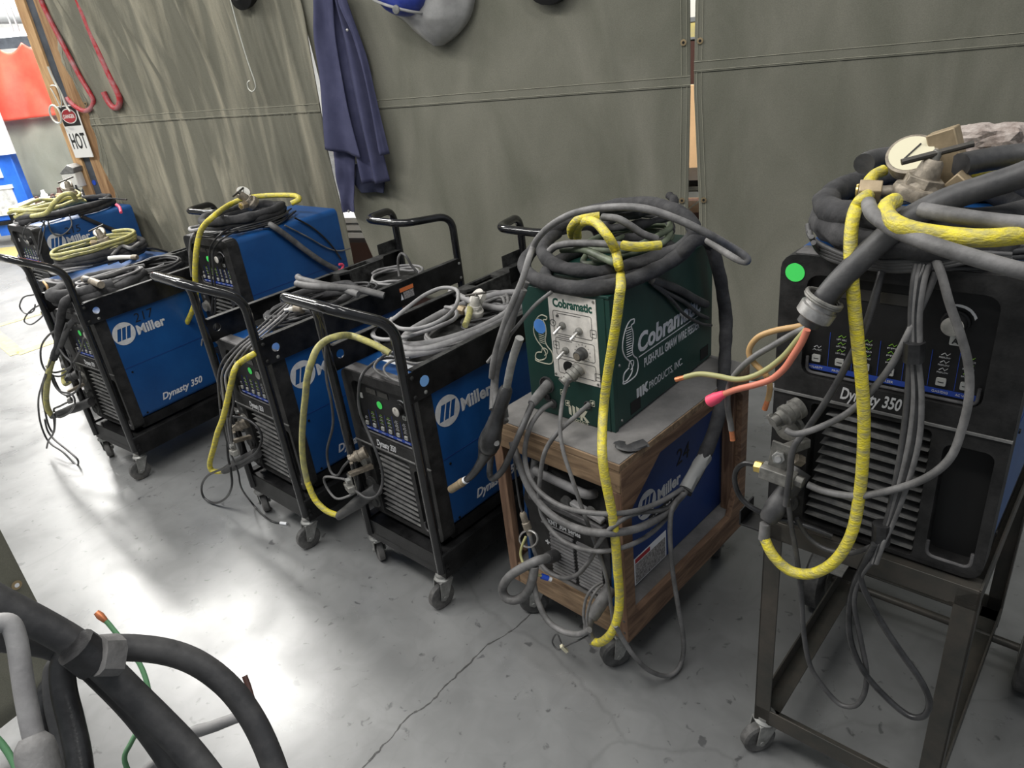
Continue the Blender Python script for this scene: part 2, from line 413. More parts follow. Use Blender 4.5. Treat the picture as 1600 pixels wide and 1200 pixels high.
line('floor_marking', [onz(-60, 480, 0), onz(28, 553, 0), onz(85, 533, 0)], .09, 'yellow painted corner mark on the floor left of the number 217 machine')
tag(MB().prism([tuple(onz(*p, 0)[:2]) for p in ((-60, 412), (26, 402), (36, 384), (-60, 394))], .001, .003, 'xy').build('floor_marking', 'yellow_paint', smooth=False), 'broad yellow painted floor band under the far table on a caster', 'floor line')

P = catmull([onz(*p, 0) for p in ((838, 950), (800, 985), (762, 1008), (730, 1040), (700, 1068), (672, 1098), (640, 1118), (612, 1150), (588, 1178), (560, 1210))], 6)
random.seed(2); mb = MB()
for k, p in enumerate(P): P[k] = p+Vector((random.uniform(-.003, .003), random.uniform(-.003, .003), .0004))
for a, b in zip(P, P[1:]): mb.bar(a, b, random.uniform(.002, .006), .0006)
f = mb.build('floor_crack', 'rubber_dark', smooth=False); f['kind'] = 'structure'  # crack in the floor, laid as thin dark bars
AL = Vector((.8944, -.4472, 0)); NO = Vector((-.4472, -.8944, 0)); W0 = WN*(3.525*.8944)
def wpt(x, z, off=0):                         # a point over the curtain line, by its world x
    return W0+AL*((x-W0.x)/.8944)+NO*off+Vector((0, 0, z))
def ridged(v): return 1-abs(noise.noise(v))*2
def relief_left(x, z):
    t = (x+2.25)/1.6
    t = max(0, min(1, t)); zz = 1.375-z; pinch = .35+.65*min(1, abs(zz)*2.2)
    fx = x*(5.5)+zz*-2.1*(1-t*.8)
    a = max(0, ridged(Vector((fx, z*.4, 3))))**3*.050*pinch+max(0, ridged(Vector((x*12-zz*4.2*(1-t*.8)-4, z*.5, 9))))**3*.020*pinch+max(0, ridged(Vector((x*23-zz*7*(1-t)+5, z*.8, 19))))**4*.008
    a += noise.noise(Vector((x*1.3, z*1.1, 2)))*.045
    return a+.02
def relief_mid(x, z):
    return .02+noise.noise(Vector((x*2.2, z*.8, 5)))*.022+ridged(Vector((x*4+z*.5, z*.5, 1)))**4*.006+.02*math.exp(-((x+.72)/.1)**2)*math.sin(z*3)
def relief_right(x, z):
    return .02+noise.noise(Vector((x*1.6, z*.9, 8)))*.02+ridged(Vector((x*5+z*.8, z*1.2, 7)))**5*.004
def curtain(label, mt, rel, xl, xr, zb, zt, seam, seam_edges=()):
    """xl, xr: functions of z giving the edges; seam: (z at xl, z at xr)"""
    nx, nz = 220, 100; m = MB(); rows = []
    for j in range(nz+1):
        v = j/nz; row = []
        for i in range(nx+1):
            u = i/nx; z0 = zb[0]*(1-u)+zb[1]*u; z = z0+(zt-z0)*v; a, b = xl(z), xr(z)
            x = a+(b-a)*u; row.append(m.bm.verts.new(wpt(x, z, rel(x, z))))
        rows.append(row)
    for j in range(nz):
        for i in range(nx): m.bm.faces.new((rows[j][i], rows[j][i+1], rows[j+1][i+1], rows[j+1][i]))
    root = thing('welding_curtain', label, 'curtain', wpt((xl(0)+xr(0))/2, 0), 0); O = root.location
    def shift(mb):
        for v in mb.bm.verts: v.co -= O
        return mb
    c = shift(m).build('canvas_sheet', mt, root, ang=180); so = c.modifiers.new('s', 'SOLIDIFY'); so.thickness = .004; so.offset = -1
    sm = MB(); R = []
    for i in range(101):
        u = i/100; zc = seam[0]*(1-u)+seam[1]*u; x = xl(zc)+(xr(zc)-xl(zc))*u; o = rel(x, zc)
        R.append([wpt(x, zc-.022, rel(x, zc-.022)+.0015), wpt(x, zc-.022, rel(x, zc-.022)+.005), wpt(x, zc+.022, rel(x, zc+.022)+.004), wpt(x, zc+.022, rel(x, zc+.022)+.001)])
    shift(sm.rings(R)).build('hem_seam', mt, root)
    for dz in (-.016, .016):
        P = []
        for i in range(101):
            u = i/100; zc = seam[0]*(1-u)+seam[1]*u+dz; x = xl(zc)+(xr(zc)-xl(zc))*u; P.append(wpt(x, zc, rel(x, zc)+.006))
        shift(MB().tube(P, .0014, 4)).build('stitching', 'stitch', root)
    for side, d in seam_edges:
        for q in (d, d*2.6):
            P = []
            for j in range(60):
                z = zb[0]+(zt-zb[0])*j/59; x = (xl(z)+q) if side == 'l' else (xr(z)-q); P.append(wpt(x, z, rel(x, z)+.003))
            shift(MB().tube(P, .0012, 4)).build('stitching', 'stitch', root)
        for z in (.42, .86, 1.475, 2.05):
            x = (xl(z)+d*1.9) if side == 'l' else (xr(z)-d*1.9); p = wpt(x, z, rel(x, z)+.004)
            shift(MB().lathe(p, NO, [(0, .006), (.002, .012), (.003, .012), (.0035, .006)], 16)).build('grommet', 'grommet_brass', root)
            shift(MB().lathe(p, NO, [(0, .0055), (.0038, .0055)], 12)).build('grommet_eye', 'dark_void', root)
    return root
def lerp_edge(tab):
    def g(z):
        if z <= tab[0][0]: return tab[0][1]
        for (a, p), (b, q) in zip(tab, tab[1:]):
            if z <= b: return p+(q-p)*(z-a)/(b-a)
        return tab[-1][1]
    return g
cl = curtain('wrinkled olive canvas curtain hanging behind the two red hooks', 'canvas_olive_warm', relief_left,
        lerp_edge([(0, -2.24), (1.4, -2.25), (2.1, -2.33), (2.7, -2.36)]), lerp_edge([(0, -.77), (.9, -.765), (1.5, -.752), (2.7, -.74)]), (.585, .40), 2.7, (1.375, 1.352), (('l', .012),))
curtain('flat olive canvas curtain in the middle, behind the jacket and the face shield', 'canvas_olive', relief_mid,
        lerp_edge([(0, -.52), (.62, -.66), (.95, -.735), (1.7, -.765), (2.7, -.77)]), lerp_edge([(0, .85), (.85, .853), (1.3, .862), (1.7, .861), (2.7, .855)]), (.42, .03), 2.7, (1.345, 1.335), (('r', .012),))
curtain('flat olive canvas curtain at the right with pale double stitching', 'canvas_olive', relief_right,
        lerp_edge([(0, .905), (.85, .893), (1.3, .874), (1.7, .880), (2.7, .90)]), lerp_edge([(0, 3.4), (2.7, 3.4)]), (.02, .02), 2.7, (1.385, 1.382), (('l', .010),))

# timber post with a grey channel, beam under the curtain
t = thing('timber_post', 'pine post with a blue-grey steel channel up its middle, left of the curtains', 'post', wpt(-2.43, 0, -.03), -math.atan2(.4472, .8944))
MB().box(-.115, -.035, -.045, .06, 0, 2.9).build('board', 'pine', t, bevel=.003)
MB().box(.035, .115, -.04, .06, 0, 2.9).build('board', 'pine_mid', t, bevel=.003)
MB().box(-.035, .035, -.03, .05, 0, 2.9).build('steel_channel', 'steel_blue_grey', t)
for z, x in ((.92, .0), (.80, .01), (1.02, -.01), (.66, -.06), (.70, -.075)):
    MB().prism(circ(x, z, .016, 9), -.0475 if abs(x) > .03 else -.033, -.044 if abs(x) > .03 else -.029).build('paint_dab', 'blue_tape', t)
o = MB().bar(wpt(-2.3, .50, -.02), wpt(-.9, .38, -.02), .05, .10).build('timber_beam', 'pine_dark', bevel=.003)
tag(o, 'brown wooden beam running low beneath the hem of the wrinkled curtain', 'beam')

# hooks
def tubed(name, m, P, r, label, cat, group=None, seg=10, n=6, parent=None, closed=False, lump=0, flat=1, seed=0):
    o = MB().tube(catmull(P, n, closed), r, seg, closed, lump, seed, flat).build(name, m, parent, ang=60)
    if parent is None: tag(o, label, cat, group)
    elif label: o['label'] = label
    return o
P = pts('w.05', [(46, -60), (58, -22), (66, 5), (84, 42), (104, 80), (124, 118), (139, 143), (146, 158), (141, 170), (131, 173), (118, 167), (109, 159), (104, 153)])
tubed('hanging_hook', 'red_paint', P, .013, 'thinner chipped red hook hanging nearest the timber post', 'hook', seg=12)
P = pts('w.05', [(96, -60), (112, -28), (122, 0), (138, 42), (156, 84), (170, 116), (182, 141), (187, 155), (185, 166), (178, 168), (170, 160), (162, 144)])
tubed('hanging_hook', 'red_paint', P, .016, 'brighter red steel hook with a worn tip, right of its thinner twin', 'hook', seg=12)
P = pts('w.13', [(350, -30), (361, 3), (374, 52), (388, 98), (398, 127), (399, 138), (394, 143), (388, 138), (387, 129), (391, 126)])
tubed('wire_hook', 'white_wire', P, .0035, 'thin pale wire hook hanging alone on the wrinkled curtain', 'hook')
P = pts('w.07', [(75, 104), (84, 125), (96, 148), (104, 166), (110, 174)])
tubed('wire_hook', 'white_wire', P, .007, 'straight white wire slanting down the timber post above the sign', 'hook')
P = pts('w.08', [(79, 134), (86, 134), (91, 140), (96, 158), (95, 168), (92, 162), (84, 146), (79, 138)])
tubed('wire_hook', 'white_wire', P, .004, 'looped wire clip on the post above the round steel ring', 'hook')
P = [wpt(onw(95, 178, .08).x+.045*math.cos(a)*.8944, onw(95, 178, .08).z+.05*math.sin(a), .085) for a in [2*PI*i/12 for i in range(12)]]
tubed('key_ring', 'white_wire', P, .006, 'round steel ring hanging from the post over the danger sign', 'ring', closed=True)
# danger sign
p = onw(118, 206, .03)
t = thing('warning_sign', 'small white and black DANGER HOT sign fixed to the timber post', 'sign', (p.x, p.y, p.z-.15), -math.atan2(.4472, .8944))
MB().box(-.08, .08, -.003, .003, 0, .30).build('sign_plate', 'white_paint', t, bevel=.002)
MB().box(-.074, .074, -.0045, -.003, .185, .294).build('header', 'ink_black', t)
MB().prism([(.064*math.cos(a), .24+.042*math.sin(a)) for a in [2*PI*i/28 for i in range(28)]], -.006, -.0044).build('oval_border', 'white_paint', t)
MB().prism([(.058*math.cos(a), .24+.037*math.sin(a)) for a in [2*PI*i/28 for i in range(28)]], -.007, -.0058).build('oval', 'sign_red', t)
MB().text('DANGER', .03, front_m(-.047, .229, -.0076), width=.094, bold=.0006).build('lettering', 'white_paint', t)
MB().text('HOT', .125, front_m(-.066, .055, -.0038), width=.132, bold=.002).build('lettering', 'ink_black', t)
# switch box on the post
p = onw(120, 287, .06)
t = thing('switch_box', 'small white electrical box with black cords at the foot of the post', 'box', p, -math.atan2(.4472, .8944)+.2)
MB().box(-.055, .045, -.04, .03, -.02, .07).build('housing', 'dial_white', t, bevel=.006)
MB().prism([(-.062, .07), (.015, .12), (.055, .10), (.048, .07)], -.045, .035).build('lid', 'zinc', t, bevel=.003)
for k in range(3): MB().tube(catmull([(-.03+.03*k, -.045, 0), (-.02+.03*k, -.06, -.09), (.0+.04*k, -.05, -.17)], 5), .005, 6).build('cord', 'cable_black', t)
# ---- jacket
def sheet(Lp, Rp, off, name, m, parent, folds=3, amp=.018, nz=40, nx=26, seed=0, th=.004, O=None, bow=.0):
    """cloth between two pixel outlines read over the curtain plane at distance off"""
    L3 = catmull([onw(*p, off) for p in Lp], 8); R3 = catmull([onw(*p, off) for p in Rp], 8)
    def at(P, t):
        k = t*(len(P)-1); i = min(int(k), len(P)-2); return P[i].lerp(P[i+1], k-i)
    mb = MB(); rows = []
    for j in range(nz+1):
        v = j/nz; a, b = at(L3, v), at(R3, v); row = []
        for i in range(nx+1):
            u = i/nx; d = math.sin(u*PI*folds+seed+v*1.4)*amp*(.35+.65*v)+noise.noise(Vector((u*3+seed, v*3, 0)))*amp*.6+bow*math.sin(PI*u)
            row.append(mb.bm.verts.new(a.lerp(b, u)+NO*d-(O or Vector())))
        rows.append(row)
    for j in range(nz):
        for i in range(nx): mb.bm.faces.new((rows[j][i], rows[j][i+1], rows[j+1][i+1], rows[j+1][i]))
    o = mb.build(name, m, parent, ang=180); s = o.modifiers.new('s', 'SOLIDIFY'); s.thickness = th; return o
J = thing('work_jacket', 'navy blue cotton work jacket hanging from the curtain rail', 'jacket', onw(555, 320, .05))
O = J.location.copy()
zz_ = lambda L: [(400+a/3.53, b/3.53) for a, b in L]
sheet(zz_([(300, -90), (318, 0), (330, 200), (365, 480), (395, 820)]), zz_([(400, -90), (425, 0), (450, 260), (510, 560), (590, 868)]), .12, 'left_panel', 'denim', J, 2, .022, O=O, bow=.02)
sheet(zz_([(390, -90), (400, 0), (440, 260), (500, 560), (595, 1008)]), zz_([(460, -90), (490, 60), (560, 260), (650, 640), (728, 1003)]), .09, 'back_panel', 'denim', J, 3, .02, O=O, bow=.02)
sheet(zz_([(430, -90), (460, 30), (540, 200), (620, 500), (688, 856)]), zz_([(470, -90), (520, 60), (600, 290), (650, 500), (730, 850)]), .13, 'right_placket', 'denim', J, 1, .012, O=O, bow=.01)
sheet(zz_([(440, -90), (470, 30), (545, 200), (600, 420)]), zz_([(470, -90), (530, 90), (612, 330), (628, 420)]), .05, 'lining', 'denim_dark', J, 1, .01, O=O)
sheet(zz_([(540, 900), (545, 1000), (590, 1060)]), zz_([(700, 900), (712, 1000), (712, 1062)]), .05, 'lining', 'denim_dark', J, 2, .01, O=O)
sheet(zz_([(425, 820), (440, 920), (465, 1050), (490, 1165)]), zz_([(545, 800), (548, 940), (548, 1060), (556, 1165)]), .07, 'sleeve', 'denim', J, 2, .02, O=O, bow=.03)
MB().lathe(onw(543, 47, .16)-O, NO, [(0, .006), (.004, .006), (.005, .003)], 12).build('snap_button', 'steel', J)
MB().lathe(onw(545, 330, .12)-O, NO, [(0, .007), (.004, .007), (.005, .003)], 12).build('snap_button', 'steel', J)
# ---- face shield
t = thing('face_shield', 'grey face shield with a blue crown hanging from the middle curtain', 'face shield', onw(680, 60, .05)); O = t.location.copy()
Lp = [(598, -34), (604, 2), (612, 20), (630, 31), (655, 54), (682, 71)]; Rp = [(745, -60), (743, -16), (741, 8), (733, 32), (715, 55), (694, 71)]
mb = MB(); rows = []
L3 = catmull([onw(*p, .05) for p in Lp], 6); R3 = catmull([onw(*p, .05) for p in Rp], 6)
for a, b in zip(L3, R3):
    rows.append([mb.bm.verts.new(a.lerp(b, u/20)+NO*(.13*math.sin(PI*u/20)**.8)*(.35+.65*min(1, (a-b).length/.35))-O) for u in range(21)])
for j in range(len(rows)-1):
    for i in range(20): mb.bm.faces.new((rows[j][i], rows[j][i+1], rows[j+1][i+1], rows[j+1][i]))
o = mb.build('visor', 'visor_grey', t, ang=180); s = o.modifiers.new('s', 'SOLIDIFY'); s.thickness = .003
cc = onw(626, -14, .17)-O; mb = MB(); R = []
for i in range(13):
    a = -PI/2+PI*i/12; R.append([cc+AL*(.125*math.cos(a)*math.cos(b))+NO*(.085*math.cos(a)*math.sin(b))+Vector((0, 0, .095*math.sin(a))) for b in [2*PI*k/24 for k in range(24)]])
m4 = Matrix.Rotation(-.35, 4, NO)
mb.rings(R)
for v in mb.bm.verts: v.co = cc+m4 @ (v.co-cc)
mb.build('crown', 'crown_blue', t, ang=180)
P = [cc+m4 @ (AL*(.118*math.cos(b))+NO*(.082*math.sin(b))+Vector((0, 0, -.055))) for b in [2*PI*k/24 for k in range(24)]]
MB().tube(P, .006, 8, True).build('crown_rim', 'visor_grey', t)
MB().lathe(onw(619, 15, .27)-O, NO, [(0, .018), (.004, .016), (.005, .008)], 16).build('knob', 'zinc', t)
tag(MB().lathe(onw(861, -36, .03), NO, [(0, .10), (.05, .10), (.07, .06)], 24).build('shadow_disc', 'dark_void'), 'black disc imitating a shadow smudge at the top of the middle curtain', 'hanging thing')  # dark disc put in for a shadow smudge on the curtain
tag(MB().lathe(onw(386, -10, .06), NO, [(0, .06), (.05, .07), (.08, .03)], 20).build('hanging_bag', 'dark_void'), 'dark thing hanging at the top beside the thin wire hook', 'hanging thing')

# ---- beyond the curtains
def onY(px, py, Y): return onpl(px, py, Vector((0, Y, 0)), Vector((0, 1, 0)))
def rectY(name, m, px, Y, th, label=None, cat=None, parent=None, bevel=0, group=None):
    P = [onY(a, b, Y) for a, b in px]; x0 = min(p.x for p in P); x1 = max(p.x for p in P); z0 = min(p.z for p in P); z1 = max(p.z for p in P)
    o = MB().box(x0, x1, Y, Y+th, max(0, z0), z1).build(name, m, parent, bevel=bevel)
    if label: tag(o, label, cat, group)
    return o
# far vinyl curtain
def hang(name, m, x0, x1, z0, z1, Y, label, scallop=0., amp=.06):
    mb = MB(); rows = []
    for j in range(25):
        v = j/24; row = []
        for i in range(61):
            u = i/60; top = z1-scallop*abs(math.sin(u*PI*6)); x = x0+(x1-x0)*u
            row.append(mb.bm.verts.new((x, Y+amp*ridged(Vector((u*5, v*.7, 4)))*(.4+.6*v), z0+(top-z0)*v)))
        rows.append(row)
    for j in range(24):
        for i in range(60): mb.bm.faces.new((rows[j][i], rows[j][i+1], rows[j+1][i+1], rows[j+1][i]))
    o = mb.build(name, m, ang=180); s = o.modifiers.new('s', 'SOLIDIFY'); s.thickness = .004; return tag(o, label, 'curtain')
a = onY(-60, 200, 9.4); b = onY(200, 165, 9.4); c = onY(17, 74, 9.4)
hang('vinyl_curtain', 'red_vinyl', a.x, b.x, onY(30, 187, 9.4).z, c.z+.04, 9.4, 'bright red vinyl curtain in the far left background', .09, .12)
hang('canvas_screen', 'canvas_far', a.x, b.x, .35, onY(30, 187, 9.5).z+.02, 9.5, 'pale olive canvas screen under the red vinyl curtain far away', 0, .08)
# blue booth with posters and film window, on a table frame with a caster
t = thing('blue_cabinet', 'bright blue cabinet with a film window at the far left edge', 'cabinet', (onY(20, 340, 8.4).x, 8.4, 0)); o0 = t.location
xr = onY(47, 320, 8.4).x-o0.x
MB().box(-1.4, xr, 0, .12, .28, onY(0, 240, 8.4).z).build('body', 'booth_blue', t, bevel=.01)
MB().box(-1.3, xr-.12, -.012, 0, .34, .62).build('film_window', 'clear_film', t)
MB().box(-1.3, xr-.10, -.02, .0, .62, .66).build('window_rail', 'white_paint', t)
MB().box(-1.2, xr-.16, -.014, 0, .74, .98).build('notice', 'paper_white', t)
MB().box(-1.4, xr+.02, -.03, .5, .24, .28).build('table_edge', 'powder_black', t)
MB().box(xr-.45, xr-.12, .0, .1, .12, .24).build('leg_bracket', 'booth_blue', t)
MB().cyl((xr-.30, 0, .062), (xr-.30, .05, .062), .062).build('wheel', 'rubber_dark', t)
rectY('poster_board', 'paper_white', [(-60, 160), (24, 240)], 8.35, .02, 'blank white board above the bright blue cabinet at the left edge', 'board')
# clutter bench behind the farthest machine
t = thing('work_bench', 'low bench crowded with small parts behind the number 215 machine', 'bench', (onY(85, 330, 6.6).x, 6.6, 0)); zt = onY(85, 318, 6.6).z
MB().box(-.45, .45, 0, .5, zt-.05, zt).build('bench_top', 'white_paint', t, bevel=.004)
for x in (-.4, .4):
    for y in (.05, .45): MB().box(x-.02, x+.02, y-.02, y+.02, 0, zt-.05).build('leg', 'powder_black', t)
random.seed(4)
for k in range(10):
    x = onY(52+k*9, 318, 6.6).x; h = random.uniform(.05, .13)
    nm, mm = random.choice((('metal_block', 'brown_metal'), ('metal_offcut', 'zinc'), ('hose_fitting', 'cable_black'), ('small_jar', 'paper_white')))
    o = MB().lathe((x, 6.68+.04*(k % 3), zt), (0, 0, 1), [(0, .03), (h*.6, .03), (h*.75, .018), (h, .014)], 14).build(nm, mm)
    tag(o, 'small workshop part standing among others on the low bench', 'part', 'small parts on the low bench')
# overhead: duct, lit tubes, hanging rods far behind
tag(MB().cyl(onY(-80, 20, 11), onY(60, 18, 11), .14, seg=24).build('air_duct', 'duct_grey'), 'pale round duct high in the far left background', 'duct')
for py, lb in ((57, 'bright fluorescent tube fixture hanging above the red curtain'), (2, 'bright fluorescent fixture at the very top left corner')):
    a = onY(-60, py+4, 10.5); b = onY(52, py-6, 10.5)
    t = thing('tube_light', lb, 'ceiling light', a)
    MB().bar((0, 0, .05), b-a+Vector((0, 0, .05)), .25, .05).build('housing', 'white_paint', t)
    MB().bar((0, 0, 0), b-a, .16, .05).build('diffuser', 'tube_white', t)
for px, lb in ((8, 'thin steel rod hanging leftmost below the round duct'), (17, 'thin steel rod hanging from the ceiling beside the pine post')):
    tag(MB().cyl(Vector((onY(px+14, 52, 10).x, 10, 5)), onY(px+14, 52, 10), .012, seg=8).build('hanger_rod', 'duct_grey'), lb, 'rod')
tag(MB().bar(onY(-60, 70, 12), onY(60, 60, 12), .12, .2).build('roof_beam', 'steel_blue_grey'), 'dark roof beam just above the red curtain, far away', 'beam')
# things glimpsed through the right slit and the left gap
def wbox(name, m, x0, x1, z0, z1, off, th, label=None, cat=None, parent=None):
    mb = MB(); P = [wpt(x, 0, -off-d) for x in (x0, x1) for d in (0, th)]
    mb.prism([tuple(P[i][:2]) for i in (0, 2, 3, 1)], z0, z1, 'xy'); o = mb.build(name, m, parent)
    if label: tag(o, label, cat)
    return o
Zb = lambda z, off: 1.6-(1.6-z)*(3.153+off)/3.153
for nm, m, a, b, off, lb, ct in (('plywood_board', 'peach_board', .94, 1.315, 1.6, 'peach coloured board glimpsed through the slit between curtains', 'board'),
        ('steel_cabinet', 'brown_metal', 1.318, 1.475, 1.7, 'dark brown steel cabinet edge glimpsed high in the curtain slit', 'cabinet'),
        ('storage_tray', 'yellow_paint', 1.49, 1.54, 1.7, 'yellowish tray below the cream box in the curtain slit', 'tray'),
        ('storage_box', 'dial_white', 1.56, 2.0, 1.7, 'cream box at the top of the slit between the curtains', 'box')):
    wbox(nm, m, .35, 1.1, 0 if off < 1.65 else Zb(a, off), Zb(b, off), off, .03 if off < 1.65 else .3, lb, ct)
t = thing('wire_rack', 'chrome wire rack with white shelves behind the bottom of the curtain slit', 'rack', wpt(1.1, 0, -.4)); O = t.location
def wsub(name, m, x0, x1, z0, z1, off, th):
    o = wbox(name, m, x0, x1, z0, z1, off, th, parent=t)
    for v in o.data.vertices: v.co -= O
wsub('shelf', 'powder_black', .5, 1.2, Zb(.918, .3), Zb(.938, .3), .3, .3); wsub('shelf', 'zinc', .5, 1.2, Zb(.895, .3), Zb(.912, .3), .3, .3)
wsub('shelf', 'paper_white', .5, 1.2, Zb(.865, .3), Zb(.89, .3), .3, .3); wsub('panel', 'brown_metal', .5, 1.2, 0, Zb(.80, .35), .35, .3)
for k in range(7): MB().bar(wpt(.55+.08*k, Zb(.81, .3), -.3)-O, wpt(.62+.08*k, Zb(.865, .3), -.3)-O, .006, .006).build('brace', 'steel', t)
t = thing('paper_rack', 'rack of white papers over a brown panel, glimpsed left below the jacket', 'rack', wpt(-.7, 0, -.35)); O = t.location
wsub('panel', 'brown_metal', -1.2, -.3, .0, .56, .3, .3)
for k in range(3): wsub('paper_stack', 'paper_white', -1.2, -.3, .59+.045*k, .62+.045*k, .3, .2)
wsub('shelf', 'paper_white', -1.2, -.3, .30, .37, .28, .3)
wbox('tool_case', 'red_paint', -.95, -.5, 1.35, 1.56, .3, .2, 'red case glimpsed in the narrow slit left of the jacket', 'case')
wbox('paper_sheet', 'paper_white', -.95, -.5, 1.57, 1.64, .28, .02, 'white sheet glimpsed above the red case beside the jacket', 'paper')

# ---------------------------------------------------------------- casters
def caster(parent, x, y, r=.036, h=.12, w=.026, rot=0, wheel='rubber_worn', forkm='zinc'):
    """swivel caster part; children wheel and fork"""
    m = Matrix.Translation((x, y, 0)) @ Matrix.Rotation(rot, 4, 'Z')
    mb = MB(); mb.lathe((0, 0, h-.022), (0, 0, 1), [(0, .026), (.008, .028), (.014, .022), (.022, .022)], 20)
    for v in mb.bm.verts: v.co = m @ v.co
    c = mb.build('caster', forkm, parent)
    off = .018
    mb = MB()
    for s in (-1, 1):
        mb.prism([(-.024, h-.02), (.024, h-.02), (off+.014, r-.004), (off, r-.012), (off-.014, r-.002)], s*(w/2+.004), s*(w/2+.007), 'xz')
    mb.box(-.024, .024, -w/2-.007, w/2+.007, h-.025, h-.018)
    mb.cyl((off, -w/2-.010, r), (off, w/2+.010, r), .007, seg=12)
    for v in mb.bm.verts: v.co = m @ v.co
    mb.build('fork', forkm, c, bevel=.001)
    mb = MB().lathe((off, -w/2, r), (0, 1, 0), [(0, r*.45), (0, r*.86), (w*.15, r), (w*.85, r), (w, r*.86), (w, r*.45)], 28)
    for v in mb.bm.verts: v.co = m @ v.co
    mb.build('wheel', wheel, c)
    return c
# ---------------------------------------------------------------- the running-gear cart
def make_cart(name, label, loc, rz):
    t = thing(name, label, 'cart', loc, rz)
    W, L = .19, .90
    mb = MB(); mb.box(-W, W, 0, .003, .12, .20); mb.box(-W, W, L-.003, L, .12, .20)
    for s in (-1, 1): mb.box(s*W-.0015, s*W+.0015, 0, L, .12, .205); mb.box(min(s*W, s*(W-.03)), max(s*W, s*(W-.03)), .0, L, .205, .208)
    mb.box(-W, W, 0, L, .145, .15); mb.box(-W, W, 0, .05, .197, .20)
    mb.build('tray', 'powder_black', t, bevel=.001)
    for s in (-1, 1):       # side rails with a turned-in dusty flange, a round hole, bolts
        x = s*W
        mb = MB().prism([(-.004, .728), (L, .728), (L, .816), (-.004, .816)], x-.0015, x+.0015, 'yz', [circ(.052, .775, .0145)])
        mb.box(min(x, x-s*.022), max(x, x-s*.022), .02, L if s > 0 else .55, .8145, .8175)
        rl = mb.build('side_rail', 'powder_black', t)
        MB().box(min(x-s*.001, x-s*.021), max(x-s*.001, x-s*.021), .03, L-.01 if s > 0 else .54, .8176, .8182).build('dust_layer', 'powder_black_dusty', rl)
        if s < 0:           # wide notched pocket on the left rail
            mb = MB().prism([(x, .54), (x+.045, .56), (x+.06, .60), (x+.06, .77), (x+.03, .80), (x, .80)], .808, .8175, 'xy', [[(x+.012, .605), (x+.048, .605), (x+.048, .72), (x+.012, .72)]])
            mb.prism([(x, .54), (x+.045, .56), (x+.048, .56), (x+.004, .54)], .74, .81, 'xy'); mb.box(x+.058, x+.06, .60, .77, .74, .81)
            mb.box(x, x+.03, .80, L, .815, .8175); mb.box(x-.001, x+.001, .80, L, .728, .86)
            mb.build('accessory_pocket', 'powder_black_dusty', t)
        for y, z in ((.012, .80), (.012, .742), (L-.012, .80), (L-.012, .742), (.05, .742)):
            MB().lathe((x, y, z), (s, 0, 0), [(0, .006), (.003, .006), (.005, .003)], 12).build('bolt', 'zinc' if y > .02 else 'powder_black_dusty', t)
        for z in (.165, .145): MB().lathe((x, .012, z), (s, 0, 0), [(0, .007), (.004, .007), (.006, .003)], 12).build('bolt', 'powder_black', t)
    a, b = W-.016, .11
    P = fillet([(a, .0, .14), (a, 0, .955), (b, -.135, 1.035), (-b, -.135, 1.035), (-a, 0, .955), (-a, 0, .14)], .05, 8)
    MB().tube(P, .0145, 14).build('front_handle', 'gloss_black', t, ang=60)
    P = fillet([(a, L, .14), (a, L, .985), (b, L-.19, .995), (-b, L-.19, .995), (-a, L, .985), (-a, L, .14)], .06, 8)
    MB().tube(P, .0145, 14).build('rear_handle', 'gloss_black', t, ang=60)
    for (x, y, r) in ((-W+.012, .022, 2.7), (W-.03, .012, -1.7), (-W+.03, L-.06, .2), (W-.03, L-.06, 1.)): caster(t, x, y, r=.043, h=.121, rot=r)
    return t
cartA = framed('A', 'equipment_cart', 'black steel cart with looped handles carrying the number 217 machine', 'cart')
bpy.data.objects.remove(cartA)
o, a, b = ax('A'); cartA = make_cart('equipment_cart', 'black steel cart with looped handles carrying the number 217 machine', o, -FR['A'][2]); cartA['group'] = 'black steel machine carts'
o, a, b = ax('B'); cartB = copy_tree(cartA); cartB.location = o; cartB.rotation_euler.z = -FR['B'][2]
cartB['label'] = 'black steel cart with an orange-headed warning label on its right rail, middle of the three'
o, a, b = ax('C'); cartC = copy_tree(cartA); cartC.location = o; cartC.rotation_euler.z = -FR['C'][2]
cartC['label'] = 'nearest black steel cart, with a blue dot on its right rail'
lab(MB().lathe((.1916, .052, .775), (1, 0, 0), [(0, .016), (.0008, .016)], 24).build('round_sticker', 'sticker_blue_pale', cartC), 'pale blue dot')
wl = MB().box(.1915, .1922, .575, .645, .748, .80).build('warning_label', 'ink_black', cartB)
MB().box(.1922, .1925, .577, .643, .782, .797).build('header', 'label_orange', wl)
MB().box(.1922, .1925, .592, .641, .752, .779).build('print', 'label_print', wl)
MB().prism([(.577, .753), (.589, .753), (.583, .776)], .1922, .1926, 'yz').build('symbol', 'paper_white', wl)

